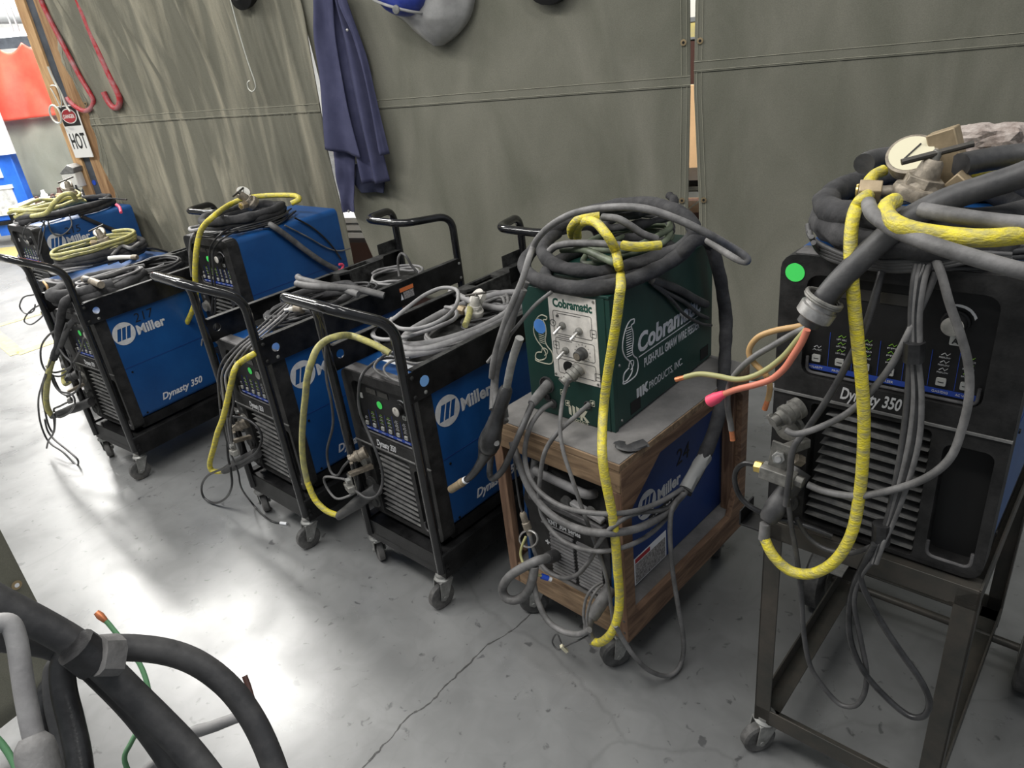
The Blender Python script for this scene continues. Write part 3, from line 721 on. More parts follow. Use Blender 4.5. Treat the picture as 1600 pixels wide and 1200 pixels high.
# ---------------------------------------------------------------- the blue welding power source
MW, MD, MH = .349, .56, .52
def side_emblem(t, y, z, r, m='logo_white'):
    return MB().prism(circ(y, z, r, 40), .1752, .1758, 'yz', [[(y+dx*r+sh*r*.17-.04*r, z+q*r) for dx, sh, q in ((k*.43-.56, -1, -.52), (k*.43-.22, -1, -.52), (k*.43-.22, 1, .52), (k*.43-.56, 1, .52))] for k in range(3)]).build('round_emblem', m, t)
def make_machine(label):
    t = thing('welding_machine', label, 'welding machine', (0, 0, 0), 0)
    w = MW/2
    prof = rrect(-w, w, .04, MH, .022)
    MB().prism(prof, .045, MD, 'xz').build('case', 'case_blue', t, bevel=.002)
    MB().box(-w-.0008, w+.0008, .047, MD-.002, .2765, .2795).build('case_seam', 'case_blue_dark', t)
    MB().box(-w+.004, w-.004, .04, MD-.01, 0, .042).build('base', 'powder_black', t)
    for x, y in ((w, .075), (w, .53)):
        for z in (.06, .255): MB().lathe((x, y, z), (1, 0, 0), [(0, .0045), (.0025, .004)], 10).build('screw', 'powder_black', t)
    # moulded front bezel
    bz = MB().prism(rrect(-w-.001, w+.001, .004, MH+.003, .026), 0, .05, 'xz',
        [rrect(-.132, .130, .312, .492, .02), rrect(-.110, .074, .012, .262, .008), rrect(.092, .160, .022, .245, .014)])
    bz = bz.build('front_bezel', 'bezel_black', t, bevel=.004, seg=3)
    MB().box(-w+.02, w-.02, .004, .048, MH+.003, MH+.0042).build('dust_layer', 'bezel_dusty', bz)
    MB().box(-w-.002, w+.002, -.0035, .001, .2715, .2755).build('ridge', 'slat_grey', bz)
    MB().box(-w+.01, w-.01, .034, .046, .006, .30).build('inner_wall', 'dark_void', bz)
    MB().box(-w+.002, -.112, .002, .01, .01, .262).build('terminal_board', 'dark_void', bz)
    for x0, x1, zz in ((.094, .158, .024),): MB().tube(fillet([(x0, .002, zz+.03), (x0, .002, zz), (x1, .002, zz), (x1, .002, zz+.03)], .015), .003, 8).build('recess_lip', 'bezel_dusty', bz)
    # louvres
    mb = MB()
    for k in range(12):
        z = .026+k*.0198; x0, x1 = -.108+.002*k, .072
        top = [(x0+(x1-x0)*i/10, z+.0052*math.sin(PI*(i/10)**.6)-.004*(i/10)) for i in range(11)]
        bot = [(x1-(x1-x0)*i/10, z-.004*(1-i/10)-.0012*math.sin(PI*i/10)) for i in range(1, 10)]
        mb.prism(top+bot, .004, .03, 'xz')
    mb.build('vent_grille', 'slat_grey', t)
    # control panel
    cp = MB().box(-.134, .132, .014, .022, .306, .494).build('control_panel', 'panel_black', t)
    y = .0138
    MB().tube(fillet([(-.125, .008, .345), (-.125, .008, .316), (.123, .008, .316), (.123, .008, .345)], .012), .0028, 8).build('silver_trim', 'bezel_dusty', cp)
    MB().box(-.124, .121, .0128, .0141, .3205, .3295).build('name_strip', 'strip_blue', cp)
    for x0, x1 in ((-.052, -.006), (.004, .050)): MB().box(x0-.03, x1-.03, .0125, .0141, .455, .473).build('display', 'display_dark', cp)
    for k, (x, s) in enumerate(((-.112, 'POLARITY'), (-.075, 'PROCESS'), (-.036, 'OUTPUT'), (.0, 'PULSER'), (.036, 'SEQUENCER'), (.072, 'GAS/DIG'), (.104, 'AC WAVE'))):
        MB().text(s, .0055, front_m(x-.011, .3232, .0124), .0004, width=.022 if len(s) > 6 else .018).build('lettering', 'logo_white', cp)
        if k < 6: MB().box(x+.018, x+.0188, .0133, .0141, .3305, .392+.008*(k % 2)).build('divider', 'strip_blue', cp)
        MB().prism(rrect(x-.0068, x+.0068, .336, .3485, .002), .0105, .0141, 'xz').build('button', 'button_grey', cp, bevel=.0006)
        MB().box(x-.004, x+.004, .0101, .0106, .3415, .3428).build('button_mark', 'ink_black', cp)
        for j in range(1 if k == 0 else 3):
            zz = .356+j*.0125
            MB().text(('AC', 'LIFT ARC', '2T HOLD', 'PPS', 'RAMP', 'PREFLOW', 'BALANCE')[k], .0038, front_m(x-.008, zz, .0134), .0003, width=.015).build('lettering', 'logo_white', cp)
            MB().prism([(x-.005, zz+.0045), (x-.001, zz+.0085), (x+.002, zz+.0045), (x+.006, zz+.0085), (x+.006, zz+.0095), (x+.002, zz+.0055), (x-.001, zz+.0095), (x-.006, zz+.0055)], .0132, .0141, 'xz').build('indicator', 'led_green' if k in (1, 2, 3, 6) else 'logo_white', cp)
    MB().prism(rrect(.074, .090, .405, .419, .002), .0118, .0141, 'xz').build('button', 'button_grey', cp)
    MB().text('A', .012, front_m(.0775, .408, .0114), .0004, bold=.0003).build('lettering', 'ink_black', cp)
    MB().prism(rrect(-.118, -.106, .428, .446, .002), .0118, .0141, 'xz').build('button', 'button_grey', cp)
    kn = MB().lathe((.078, .014, .442), (0, -1, 0), [(0, .019), (.006, .019), (.008, .0165), (.022, .0150), (.023, .0145)], 32).build('knob', 'panel_black', cp)
    cp2 = MB().lathe((.078, -.009, .442), (0, -1, 0), [(0, .0145), (.0015, .0145), (.003, .012)], 32); cp2.box(.077, .079, -.0135, -.009, .447, .455)
    cp2.build('knob_cap', 'knob_grey', cp)
    arc = [(.078+.027*math.cos(math.radians(a)), .442+.027*math.sin(math.radians(a))) for a in range(125, 14, -8)]
    arc += [(.078+(.0235 if k else .0265)*math.cos(math.radians(a)), .442+(.0235 if k else .0265)*math.sin(math.radians(a))) for k, a in ((1, 15), (1, 30), (1, 50), (1, 70), (1, 90), (0, 110), (0, 125))]
    MB().prism(arc, .0128, .0141, 'xz').build('dial_mark', 'logo_white', cp)
    MB().text('Dynasty 350', .030, front_m(-.066, .2835, -.0006), .0008, bold=.0006, shear=.25, width=.092).build('lettering', 'logo_white', bz)
    # left column: sockets
    for zz, r in ((.236, .0),):
        MB().prism(rrect(-.152, -.138, .243, .255, .002), -.0007, .002, 'xz').build('socket_symbol', 'slat_grey', bz)
    mb = MB()
    mb.lathe((-.142, .004, .205), (0, -1, 0), [(0, .026), (.006, .026), (.008, .021), (.020, .021)], 28); mb.build('remote_socket', 'steel_dirty', t)
    for zz in (.115, .045): MB().lathe((-.142, .004, zz), (0, -1, 0), [(0, .024), (.008, .024), (.010, .018), (.016, .018)], 24).build('weld_socket', 'rubber_dark', t)
    return t
def add_logo(t, num=None, big='Dynasty 350'):
    side_emblem(t, .098, .422, .048)
    MB().text('Miller', .056, side_m(.150, .396, .1753), .0009, bold=.0017, width=.128).build('lettering', 'logo_white', t)
    if big: MB().text(big, .042, side_m(.155, .082, .1753), .0009, bold=.0009, shear=.3, width=.20).build('lettering', 'logo_white', t)
    if num: MB().text(num, .055, side_m(.155, .448, .1753), .0006, bold=-.0002, shear=.1, width=.085).build('handwritten_number', 'ink_black', t)
def dot(t, x, z, m='sticker_green', r=.0125, y=None):
    y = .0125 if y is None else y
    lab(MB().lathe((x, y, z), (0, -1, 0), [(0, r), (.0008, r)], 28).build('round_sticker', m, t), 'bright green dot' if 'green' in m else 'blue dot')
proto = make_machine('blue welding machine with a black front in the nearest black cart')
GRP = 'blue welding machines'
def place(k, t, label, z, ly=0.): t.location = wp(k, 0, ly, z); t.rotation_euler.z = -FR[k][2]; t['label'] = label; t['group'] = GRP; return t
mG = place('G', copy_tree(proto), 'blue welding machine with a large black front on the bare steel stand at the right', .675); dot(mG, -.152, .492, r=.0155, y=-.0002); mG.scale = (1.055, 1.0, 1.03); mG.location += ax('G')[1]*.008
mB = place('B', copy_tree(proto), 'blue welding machine in the middle cart, its emblem half hidden by a yellow hose', .22, .03); add_logo(mB); dot(mB, -.015, .428)
mA = place('A', copy_tree(proto), 'blue welding machine numbered 217 in the leftmost black cart', .22, .03); add_logo(mA, '217'); dot(mA, -.03, .428)
mD = place('D', copy_tree(proto), 'blue welding machine with a plain unlettered side standing high between two carts', .438); dot(mD, -.035, .428)
mE = place('E', copy_tree(proto), 'farthest blue welding machine, numbered 215, near the timber post', .39); add_logo(mE, '215', None); dot(mE, -.0, .428)
mF = place('F', copy_tree(proto), 'low blue welding machine buried under coils between numbers 215 and 217', .18)
place('C', proto, 'blue welding machine with a black front in the nearest black cart', .22, .03); add_logo(proto); dot(proto, -.028, .425)
wl = MB().box(-.12, .165, .10, .22, .5201, .5207).build('warning_label', 'paper_white', proto)
MB().box(-.02, .07, .12, .20, .5207, .5212).build('print', 'label_print', wl); MB().box(.08, .15, .17, .20, .5207, .5212).build('header', 'label_orange', wl)
# low stands under D, E, F
def low_stand(k, h, label):
    t = framed(k, 'machine_stand', label, 'stand', group='low black stands')
    MB().box(-.185, .185, -.01, .60, h-.03, h-.001).build('top_frame', 'powder_black', t, bevel=.002)
    for x in (-.17, .17):
        for y in (.01, .58):
            if h > .25: MB().box(x-.014, x+.014, y-.014, y+.014, .12, h-.03).build('leg', 'powder_black', t)
            caster(t, x, y, rot=x*5+y)
    if h > .25: MB().box(-.18, .18, 0, .59, .13, .15).build('lower_shelf', 'powder_black', t)
    return t
low_stand('D', .438, 'low black stand under the plain-sided blue machine')
low_stand('E', .39, 'low black stand under the number 215 machine')
low_stand('F', .18, 'low black stand under the machine buried in coils')
# top pans of the carts (cables lie in them)
for t in (cartA, cartB, cartC):
    MB().box(-.186, .186, .17, .88, .7445, .7475).build('top_pan', 'powder_black_dusty', t)
# ---------------------------------------------------------------- wooden crate on casters
t = framed('K', 'wooden_crate_cart', 'open sided wooden crate on casters with a grey dusty top', 'cart')
cw, cl_, z0, z1 = .2125, .62, .13, .685
side = [(0, z0), (cl_, z0), (cl_, z1-.02), (0, z1-.02)]
hole = [(.036, .225), (.036, .535), (.165, .632), (.55, .632), (.583, .60), (.583, .32), (.53, .205), (.05, .205)]
MB().prism(side, cw-.019, cw, 'yz', [hole]).build('side_panel', 'crate_wood_y', t, bevel=.0015)
MB().prism(side, -cw, -cw+.019, 'yz', [hole]).build('side_panel', 'crate_wood_y', t, bevel=.0015)
MB().box(-cw, cw, -.004, cl_, z1-.020, z1-.002).build('top_board', 'crate_wood_x', t, bevel=.0015)
MB().box(-cw+.003, cw-.003, 0, cl_-.003, z1-.002, z1).build('dust_sheet', 'crate_top_dusty', t)
MB().box(-cw+.001, cw-.001, -.003, .016, z1-.082, z1-.021).build('front_rail', 'crate_wood_x', t, bevel=.002)
MB().box(-cw+.02, cw-.02, 0, .018, z0, z0+.072).build('bottom_rail', 'crate_wood_x', t, bevel=.002)
MB().box(-cw+.02, cw-.02, .018, cl_, z0+.02, z0+.067).build('bottom_board', 'crate_wood_y', t)
MB().box(-cw+.02, cw-.02, .018, cl_, z0+.067, z0+.0685).build('dust_sheet', 'crate_top_dusty', t)
for s in (-1, 1):
    x0, x1 = sorted((s*cw, s*(cw-.036)))
    MB().box(x0+.001, x1-.001, -.002, .02, z0+.002, z1-.083).build('corner_post', 'crate_wood_z', t, bevel=.002)
    x0, x1 = sorted((s*(cw-.019), s*(cw-.055)))
    MB().box(x0, x1, cl_-.05, cl_-.001, z0, z1-.02).build('corner_post', 'crate_wood_z', t, bevel=.002)
for z in (.16, .2, .3, .62): MB().lathe((cw-.012, -.002, z), (0, -1, 0), [(0, .004), (.001, .003)], 10).build('nail', 'rubber_dark', t)
for x, y, r in ((-.15, .045, -2.4), (.16, .035, -2.1), (-.15, .56, .4), (.15, .56, 2)): caster(t, x, y, r=.044, h=.13, w=.03, rot=r, wheel='rubber_dark')
# rag of torn rubber at the crate corner
o = MB().tube(catmull([wp('K', .16, .07, .69), wp('K', .185, .05, .695), wp('K', .20, .07, .69), wp('K', .215, .10, .692)], 5), .012, 8, lump=.9, seed=3, flat=.35).build('torn_rubber_scrap', 'cable_grey_dark')
tag(o, 'torn dark rubber scrap on the crate top by the green box corner', 'scrap')

# ---------------------------------------------------------------- second power source inside the crate
t = framed('K', 'welding_machine', 'blue welding machine with a ribbed grey front, standing inside the wooden crate', 'welding machine', z=.200, lx=.0, ly=.03)
t['group'] = GRP
w = .150
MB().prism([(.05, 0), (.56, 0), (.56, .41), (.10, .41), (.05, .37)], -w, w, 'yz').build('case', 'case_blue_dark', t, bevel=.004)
MB().prism([(.0, .005), (.052, .005), (.052, .36), (.02, .33), (-.012, .235), (0, .19)], -w+.01, w-.006, 'yz').build('front_panel', 'bezel_black', t, bevel=.003)
for s in (-1, 1): MB().prism([(-.004, .0), (.06, .0), (.06, .37), (.01, .30)], s*w-.008, s*w+.002, 'yz').build('side_cheek', 'case_blue', t, bevel=.002)
for k in range(2):
    mb = MB()
    for j in range(13): mb.box(-.06+k*.095, .022+k*.095, -.006, .004, .015+j*.0118, .0215+j*.0118)
    mb.build('vent_grille', 'cable_light', t)
MB().text('XMT 304 Series', .022, front_m(-.060, .186, -.008), .0008, bold=.0005, width=.115).build('lettering', 'logo_white', t)
MB().box(-.085, .03, -.0085, -.0055, .178, .1805).build('subtitle_line', 'cable_light', t)
MB().text('+', .03, front_m(-.082, .10, -.002), .0008, bold=.001).build('lettering', 'logo_white', t)
P = fillet([(-.085, .03, .335), (-.085, -.012, .350), (.09, -.012, .340), (.09, .03, .322)], .02)
MB().tube(P, .0125, 12).build('carry_handle', 'cable_light', t, ang=60)
MB().bar((-.11, -.012, .262), (.14, -.012, .258), .022, .016).build('trim_bar', 'bezel_dusty', t, bevel=.003)
MB().bar((.04, -.014, .300), (.14, -.014, .282), .02, .012).build('trim_bar', 'cable_light', t, bevel=.003)
for x in (.02, .10): MB().lathe((x, -.008, .292), (0, -1, 0), [(0, .016), (.012, .014)], 18).build('knob', 'rubber_dark', t)
Mt = Matrix.Identity(4)
o = MB().prism(circ(.157, .236, .043, 36), w+.0008, w+.0016, 'yz', [[(.157+(dx+k*.43-.56)*.043+sh*.0073-.0017, .236+q*.043) for dx, sh, q in ((0, -1, -.52), (.34, -1, -.52), (.34, 1, .52), (0, 1, .52))] for k in range(3)]).build('round_emblem', 'logo_white', t)
MB().text('Miller', .052, side_m(.207, .214, w+.0008), .0008, bold=.0016, width=.115).build('lettering', 'logo_white', t)
MB().box(w+.0004, w+.0010, .165, .295, .152, .190).build('model_strip', 'ink_black', t)
MB().text('XMT 304', .030, side_m(.180, .160, w+.0012), .0006, bold=.0006, width=.105, shear=.2).build('lettering', 'logo_white', t)
MB().text('24', .07, side_m(.300, .275, w+.0006), .0006, shear=.1).build('handwritten_number', 'ink_black', t)
lb = MB().box(w+.0004, w+.001, .09, .245, .004, .095).build('warning_label', 'paper_white', t)
MB().box(w+.001, w+.0014, .095, .24, .007, .074).build('print', 'label_print', lb); MB().box(w+.001, w+.0014, .095, .165, .077, .091).build('header', 'sign_red', lb)

# ---------------------------------------------------------------- green wire feeder on the crate
t = framed('Kb', 'wire_feeder', 'dark green wire feeder box with a cream control plate on top of the crate', 'wire feeder', z=.686)
w, h, L = .13, .352, .50
MB().box(-w, w, .012, L, .004, h).build('case', 'case_green', t, bevel=.004)
fp = MB().prism([(-w-.002, .0), (w-.012, 0), (w-.012, h-.004), (-w-.002, h-.004)], -.002, .012, 'xz').build('front_panel', 'case_green', t, bevel=.002)
MB().prism([(-w-.003, h-.004), (w+.002, h-.004), (w+.002, h+.002), (-w-.003, h+.002)], -.003, .05, 'xz').build('top_lip', 'case_green', t, bevel=.001)
MB().box(w-.012, w+.001, .0, .014, 0, h).build('corner_flange', 'case_green', t, bevel=.001)
for y in (.07, .43):
    MB().box(w, w+.0012, y, y+.045, .016, .050).build('lift_slot', 'dark_void', t)
for z in (.02, .17, .335): MB().lathe((w, .03, z), (1, 0, 0), [(0, .004), (.0025, .003)], 10).build('rivet', 'zinc', t)
pl = MB().box(-.043, .096, -.004, -.002, .118, .342).build('control_plate', 'plate_white', t)
P = lambda x, z: front_m(x, z, -.0042)
MB().text('Cobramatic', .030, P(-.030, .308), .0006, bold=.0011, width=.115).build('lettering', 'ink_green', pl)
def outline(x0, x1, za, zb, r=.006, m='ink_black', par=None, wd=.0009):
    a = rrect(x0, x1, za, zb, r); b = rrect(x0+wd, x1-wd, za+wd, zb-wd, r*.8)
    return MB().prism(a, -.0047, -.004, 'xz', [b]).build('panel_outline', m, par or pl)
outline(-.032, .082, .238, .298); outline(-.030, .086, .180, .228); outline(-.028, .086, .132, .172)
for x, z, r in ((-.034, .264, .009), ): 
    MB().prism(circ(x, z, r, 20), -.005, -.0041, 'xz', [circ(x, z, r-.001, 20)]).build('symbol', 'ink_black', pl)
    MB().text('V', .010, P(x-.003, z-.003), .0005).build('lettering', 'ink_black', pl)
for x, z in ((.076, .246), (-.038, .196), (.082, .134)):
    outline(x, x+.018, z, z+.02, .003); MB().box(x+.005, x+.013, -.0048, -.0042, z+.009, z+.0105).build('symbol', 'ink_black', pl)
for x, z in ((-.038, .336), (.090, .336), (-.038, .125), (.090, .125)): MB().lathe((x, -.004, z), (0, -1, 0), [(0, .0035), (.002, .003)], 12).build('screw', 'steel_dirty', pl)
MB().lathe((-.018, -.004, .285), (0, -1, 0), [(0, .004), (.003, .0035)], 12).build('indicator_lamp', 'rubber_dark', pl)
for x, z in ((-.004, .262), (.045, .256), (.0, .197)):
    sw = MB().lathe((x, -.004, z), (0, -1, 0), [(0, .0095), (.004, .0095), (.006, .006), (.010, .005)], 18).build('toggle_switch', 'steel_dirty', pl)
    MB().cyl((x, -.012, z), (x-.010, -.028, z-.016), .0028, .0042, 10).build('lever', 'steel', sw)
    MB().text('O', .009, P(x-.018, z-.010), .0005).build('lettering', 'ink_black', pl)
kn = MB().lathe((.050, -.004, .200), (0, -1, 0), [(0, .016), (.006, .016), (.008, .0135), (.022, .013), (.024, .011)], 24).build('dial_knob', 'rubber_dark', pl)
MB().lathe((.050, -.0281, .200), (0, -1, 0), [(0, .009), (.0012, .009)], 20).build('knob_cap', 'brass_dirty', kn)
for a in range(-40, 221, 26):
    c, s_ = math.cos(math.radians(a)), math.sin(math.radians(a))
    MB().bar((.05+c*.020, -.0044, .2+s_*.020), (.05+c*.024, -.0044, .2+s_*.024), .0007, .0007).build('dial_mark', 'ink_black', pl)
for z, ww in ((.291, .07), (.232, .05), (.222, .04)): MB().box(-.02, -.02+ww, -.0045, -.004, z, z+.0012).build('caption_line', 'ink_black', pl)
MB().lathe((.004, -.004, .152), (0, -1, 0), [(0, .0165), (.001, .0165)], 24).build('socket', 'dark_void', pl)
for x, z, s in ((-.012, .098, 1), (-.03, .067, 1), (-.016, .04, 1), (.062, .06, 1)):
    o2 = outline(x, x+.014, z, z+.016, .002, 'logo_cream', t)
    MB().prism(circ(x+.007, z+.008, .0035, 10), -.005, -.002, 'xz').build('symbol', 'logo_cream', t)
for x, z, r in ((-.073, .085, .023), (-.076, .048, .010), (-.059, .033, .013), (.054, .059, .011)):
    MB().lathe((x, -.002, z), (0, -1, 0), [(0, r), (.004, r), (.005, r*.86), (.001, r*.8)], 24).build('hole_grommet', 'cable_grey_dark', t)
# maker letters at the foot of the front, cream
mb = MB()
for k in range(3): mb.prism([(-.008+k*.012, .018), (.0+k*.012, .014), (.0+k*.012, .040), (-.008+k*.012, .044)], -.0032, -.002, 'xz')
mb.prism([(.027, .008), (.034, .008), (.034, .020), (.046, .006), (.054, .008), (.040, .022), (.050, .038), (.042, .040), (.034, .028), (.034, .040), (.027, .042)], -.0032, -.002, 'xz')
mb.build('maker_mark', 'logo_cream', t)
MB().text('PRODUCTS', .011, front_m(.0, .0, -.0034), .0006, width=.05).build('lettering', 'logo_cream', t)
def cobra(t, M4, s, m):
    """hooded snake drawn in outline"""
    f3 = lambda L: [M4 @ Vector((a*s, b*s, .0004)) for a, b in L]
    for L, wd in (([(.42, 1.), (.30, 1.02), (.18, .95), (.08, .80), (.04, .62), (.10, .45), (.22, .32), (.30, .2), (.28, .08), (.12, .0), (.02, .04), (.06, .16), (.2, .2)], .014),
              ([(.42, 1.), (.40, .94), (.32, .92), (.36, .8), (.36, .64), (.32, .48), (.36, .36), (.46, .26), (.48, .1), (.40, -.02), (.2, -.04), (.02, -.02), (.02, .04)], .014),
              ([(.26, .14), (.34, .20), (.34, .28), (.24, .30), (.20, .22)], .011)):
        MB().tube(catmull(f3(L), 4), wd*s*.9, 5).build('snake_outline', m, t)
    mb = MB()
    for k in range(13):
        y = .40+k*.042; mb.bar(M4 @ Vector((.16*s, (y+.02)*s, .0004)), M4 @ Vector((.32*s, y*s, .0004)), .012*s, .0008, up=(.577, .577, .577))
    mb.build('snake_scales', m, t)
cobra(t, front_m(-.105, .150, -.002), .125, 'logo_cream')
lab(MB().lathe((-.078, -.003, .246), (0, -1, 0), [(0, .019), (.0008, .019)], 28).build('round_sticker', 'sticker_blue', t), 'bright blue round dot')
cobra(t, side_m(.040, .118, w), .145, 'logo_white')
MB().text('Cobramatic', .068, side_m(.110, .168, w), .0009, bold=.0022, shear=.10, width=.318).build('lettering', 'logo_white', t)
MB().box(w, w+.0008, .115, .42, .156, .1585).build('underline', 'logo_white', t)
MB().text('PUSH-PULL GMAW WIRE FEEDER', .034, side_m(.138, .120, w), .0008, bold=.0005, width=.284).build('lettering', 'logo_white', t)
mb = MB()
for k in range(2): mb.prism([(.10+k*.013, .046), (.109+k*.013, .046), (.109+k*.013, .075), (.10+k*.013, .075)], w, w+.0009, 'yz')
mb.prism([(.126, .046), (.134, .046), (.134, .056), (.146, .046), (.154, .050), (.142, .061), (.152, .075), (.143, .075), (.134, .065), (.134, .075), (.126, .075)], w, w+.0009, 'yz')
mb.build('maker_mark', 'logo_white', t)
MB().text('PRODUCTS, INC.', .030, side_m(.158, .048, w), .0007, width=.17).build('lettering', 'logo_white', t)

# ---------------------------------------------------------------- bare steel stand under the right machine
t = framed('G', 'steel_stand', 'bare rusty angle-iron stand on a front caster and big rear wheels, at the right', 'stand')
X0, X1, L = -.172, .20, .64
def angle_leg(x, y, z0, z1, sx, sy):
    mb = MB(); xa, xb = sorted((x, x+sx*.036)); ya, yb = sorted((y, y+sy*.036)); tt = .004
    mb.box(xa, xb, min(y, y+sy*tt), max(y, y+sy*tt), z0, z1); mb.box(min(x, x+sx*tt), max(x, x+sx*tt), ya, yb, z0, z1)
    mb.build('leg', 'raw_steel', t, bevel=.001)
angle_leg(X0, -.02, .10, .672, 1, 1); angle_leg(X1, -.02, .06, .672, -1, 1); angle_leg(X0, L, .08, .672, 1, -1); angle_leg(X1, L, .08, .672, -1, -1)
def rail(p0, p1, flip=(0, 0, 1)):
    d = (Vector(p1)-Vector(p0)).normalized(); s = d.cross(Vector((0, 0, 1)))
    mb = MB(); mb.bar(p0, p1, .004, .044); mb.bar(Vector(p0)+s*flip[0]*.021+Vector((0, 0, -.02)), Vector(p1)+s*flip[0]*.021+Vector((0, 0, -.02)), .042, .004)
    mb.build('cross_rail', 'raw_steel', t, bevel=.0008)
for z in (.655, .125):
    rail((X0, -.018, z), (X1, -.018, z), (-1, 0, 0)); rail((X0, L-.002, z), (X1, L-.002, z), (1, 0, 0))
    rail((X0+.002, -.02, z), (X0+.002, L, z), (1, 0, 0)); rail((X1-.002, -.02, z), (X1-.002, L, z), (-1, 0, 0))
MB().box(X0, X1, -.018, .02, .668, .673).build('front_shelf_angle', 'raw_steel', t, bevel=.001)
MB().box(X0-.045, X0, -.04, .02, .655, .659).build('bracket', 'powder_black', t, bevel=.001)
MB().box(X0-.045, X0-.041, -.04, .02, .655, .69).build('bracket', 'powder_black', t, bevel=.001)
MB().cyl((X0-.09, L-.10, .10), (X1+.12, L-.10, .10), .010, seg=14).build('axle', 'raw_steel', t)
for x in (X0-.075, X1+.06):
    wh = MB().lathe((x, L-.10, .10), (1, 0, 0), [(0, .05), (0, .088), (.008, .10), (.042, .10), (.05, .088), (.05, .05)], 40).build('wheel', 'rubber_dark', t)
    MB().lathe((x-.004, L-.10, .10), (1, 0, 0), [(0, .02), (.002, .05), (.056, .05), (.058, .02)], 24).build('hub', 'steel_dirty', wh)
pt = MB().box(X0-.02, X0+.03, L-.2, L-.10, .20, .204).build('axle_plate', 'zinc', t); MB().lathe((X0+.005, L-.15, .204), (0, 0, 1), [(0, .009), (.006, .008)], 6).build('bolt', 'zinc', pt)
caster(t, X0+.02, .0, r=.040, h=.112, w=.028, rot=-2.2)
# neighbour frame with a wheel, cut by the right edge of the picture
t2 = thing('equipment_rack', 'black square-tube frame with a fat wheel, cut off by the right edge', 'frame', onz(1600, 1090, 0)); O = t2.location.copy()
u1 = wp('G', 0, 1, 0)-wp('G', 0, 0, 0); v1 = wp('G', 1, 0, 0)-wp('G', 0, 0, 0)
q = wp('G', .345, .42, 0)-O
MB().bar(q+Vector((0, 0, .12)), q+Vector((0, 0, .80)), .036, .036, up=u1).build('post', 'powder_black', t2, bevel=.002)
MB().bar(q+Vector((0, 0, .14)), q+v1*.4+Vector((0, 0, .14)), .036, .036).build('cross_tube', 'powder_black', t2, bevel=.002)
MB().bar(q+Vector((0, 0, .60))+u1*.0, q+v1*.4+Vector((0, 0, .60)), .036, .036).build('cross_tube', 'powder_black', t2, bevel=.002)
MB().lathe(q+v1*.05+u1*-.07+Vector((0, 0, .09)), v1, [(0, .04), (0, .08), (.01, .09), (.04, .09), (.05, .08), (.05, .04)], 36).build('wheel', 'rubber_dark', t2)

# ---------------------------------------------------------------- gas regulators
def regulator(label, p, yaw, s=1., lean=.25, group='gas regulators on the coils', gauge_m='dial_cream', bm='brass_dirty', hs=1.):
    t = thing('gas_regulator', label, 'regulator', p, yaw, group)
    S = lambda *a: Vector(a)*s
    ax_ = Vector((lean, .05, 1)).normalized()
    MB().lathe(S(0, 0, -.012), ax_, [(0, .022*s), (.006*s*hs, .034*s), (.022*s*hs, .036*s), (.030*s*hs, .034*s), (.034*s*hs, .026*s), (.050*s*hs, .022*s), (.052*s*hs, .018*s), (.082*s*hs, .014*s), (.088*s*hs, .011*s)], 28).build('body', bm, t, ang=40)
    MB().lathe(S(0, 0, -.012)+ax_*.033*s*hs, ax_, [(0, .028*s), (.013*s, .027*s)], 6).build('bonnet_nut', bm, t, bevel=.001)
    tp = S(0, 0, -.012)+ax_*.088*s*hs
    MB().cyl(tp, tp+ax_*.012*s, .0065*s, seg=12).build('adjusting_screw', 'steel_dirty', t)
    b = MB().tube([tp+ax_*.010*s+S(-.042, -.018, -.010), tp+ax_*.010*s+S(.040, .014, .008)], .0046*s, 10).build('tee_handle', 'raw_steel', t)
    gd = Vector((-.10, -.66, .74)).normalized(); gp = S(-.012, .054, .014+.018*hs)
    g = MB().lathe(gp, gd, [(0, .018*s), (.008*s, .032*s), (.024*s, .034*s), (.030*s, .034*s), (.031*s, .030*s)], 32).build('gauge', bm, t, ang=40)
    MB().lathe(gp+gd*.0312*s, gd, [(0, .0295*s), (.0006, .0295*s)], 32).build('dial_face', gauge_m, g)
    ux = gd.orthogonal().normalized(); MB().bar(gp+gd*.033*s-ux*.012*s, gp+gd*.033*s+ux*.018*s, .002*s, .001, up=gd).build('needle', 'ink_black', g)
    MB().cyl(gp, S(0, .02, 0), .008*s, seg=12).build('gauge_stem', bm, t)
    MB().cyl(S(-.03, 0, .002), S(-.052, -.004, .002), .009*s, seg=12).build('inlet', bm, t)
    n = MB().cyl(S(-.044, -.004, .002), S(-.074, -.008, .004), .0185*s, seg=6).build('inlet_nut', 'brass', t, bevel=.0015)
    MB().lathe(S(-.074, -.008, .004), (-1, -.05, 0), [(0, .011*s), (.003*s, .010*s), (.004*s, .004*s)], 16).build('inlet_cone', 'brass_bright', n)
    return t
p = wp('G', -.005, .08, 1.303)
R = regulator('large dusty gas regulator with a cream gauge on top of the right machine', p, -.62, 1.08, .30, hs=.70)
# brass flow-meter block and base behind it
def blk(name, m, P, label, cat, par=None, bev=.002):
    mb = MB(); a, b = P[0], P[1]; mb.bar(a, b, P[2], P[3], up=P[4] if len(P) > 4 else (0, 0, 1)); o = mb.build(name, m, par, bevel=bev)
    if label: tag(o, label, cat)
    return o
p0, p1 = pts('yG.14', [(1493, 290), (1473, 203)])
blk('brass_block', 'brass', (p0, p1, .040, .036, ax('G')[2]), 'tall square brass block standing behind the large regulator', 'block')
p0, p1 = pts('yG.10', [(1478, 286), (1512, 318)])
blk('brass_block', 'brass', (p0, p1, .05, .034, ax('G')[2]), 'low brass block under the thick dark cable on the right machine', 'block')
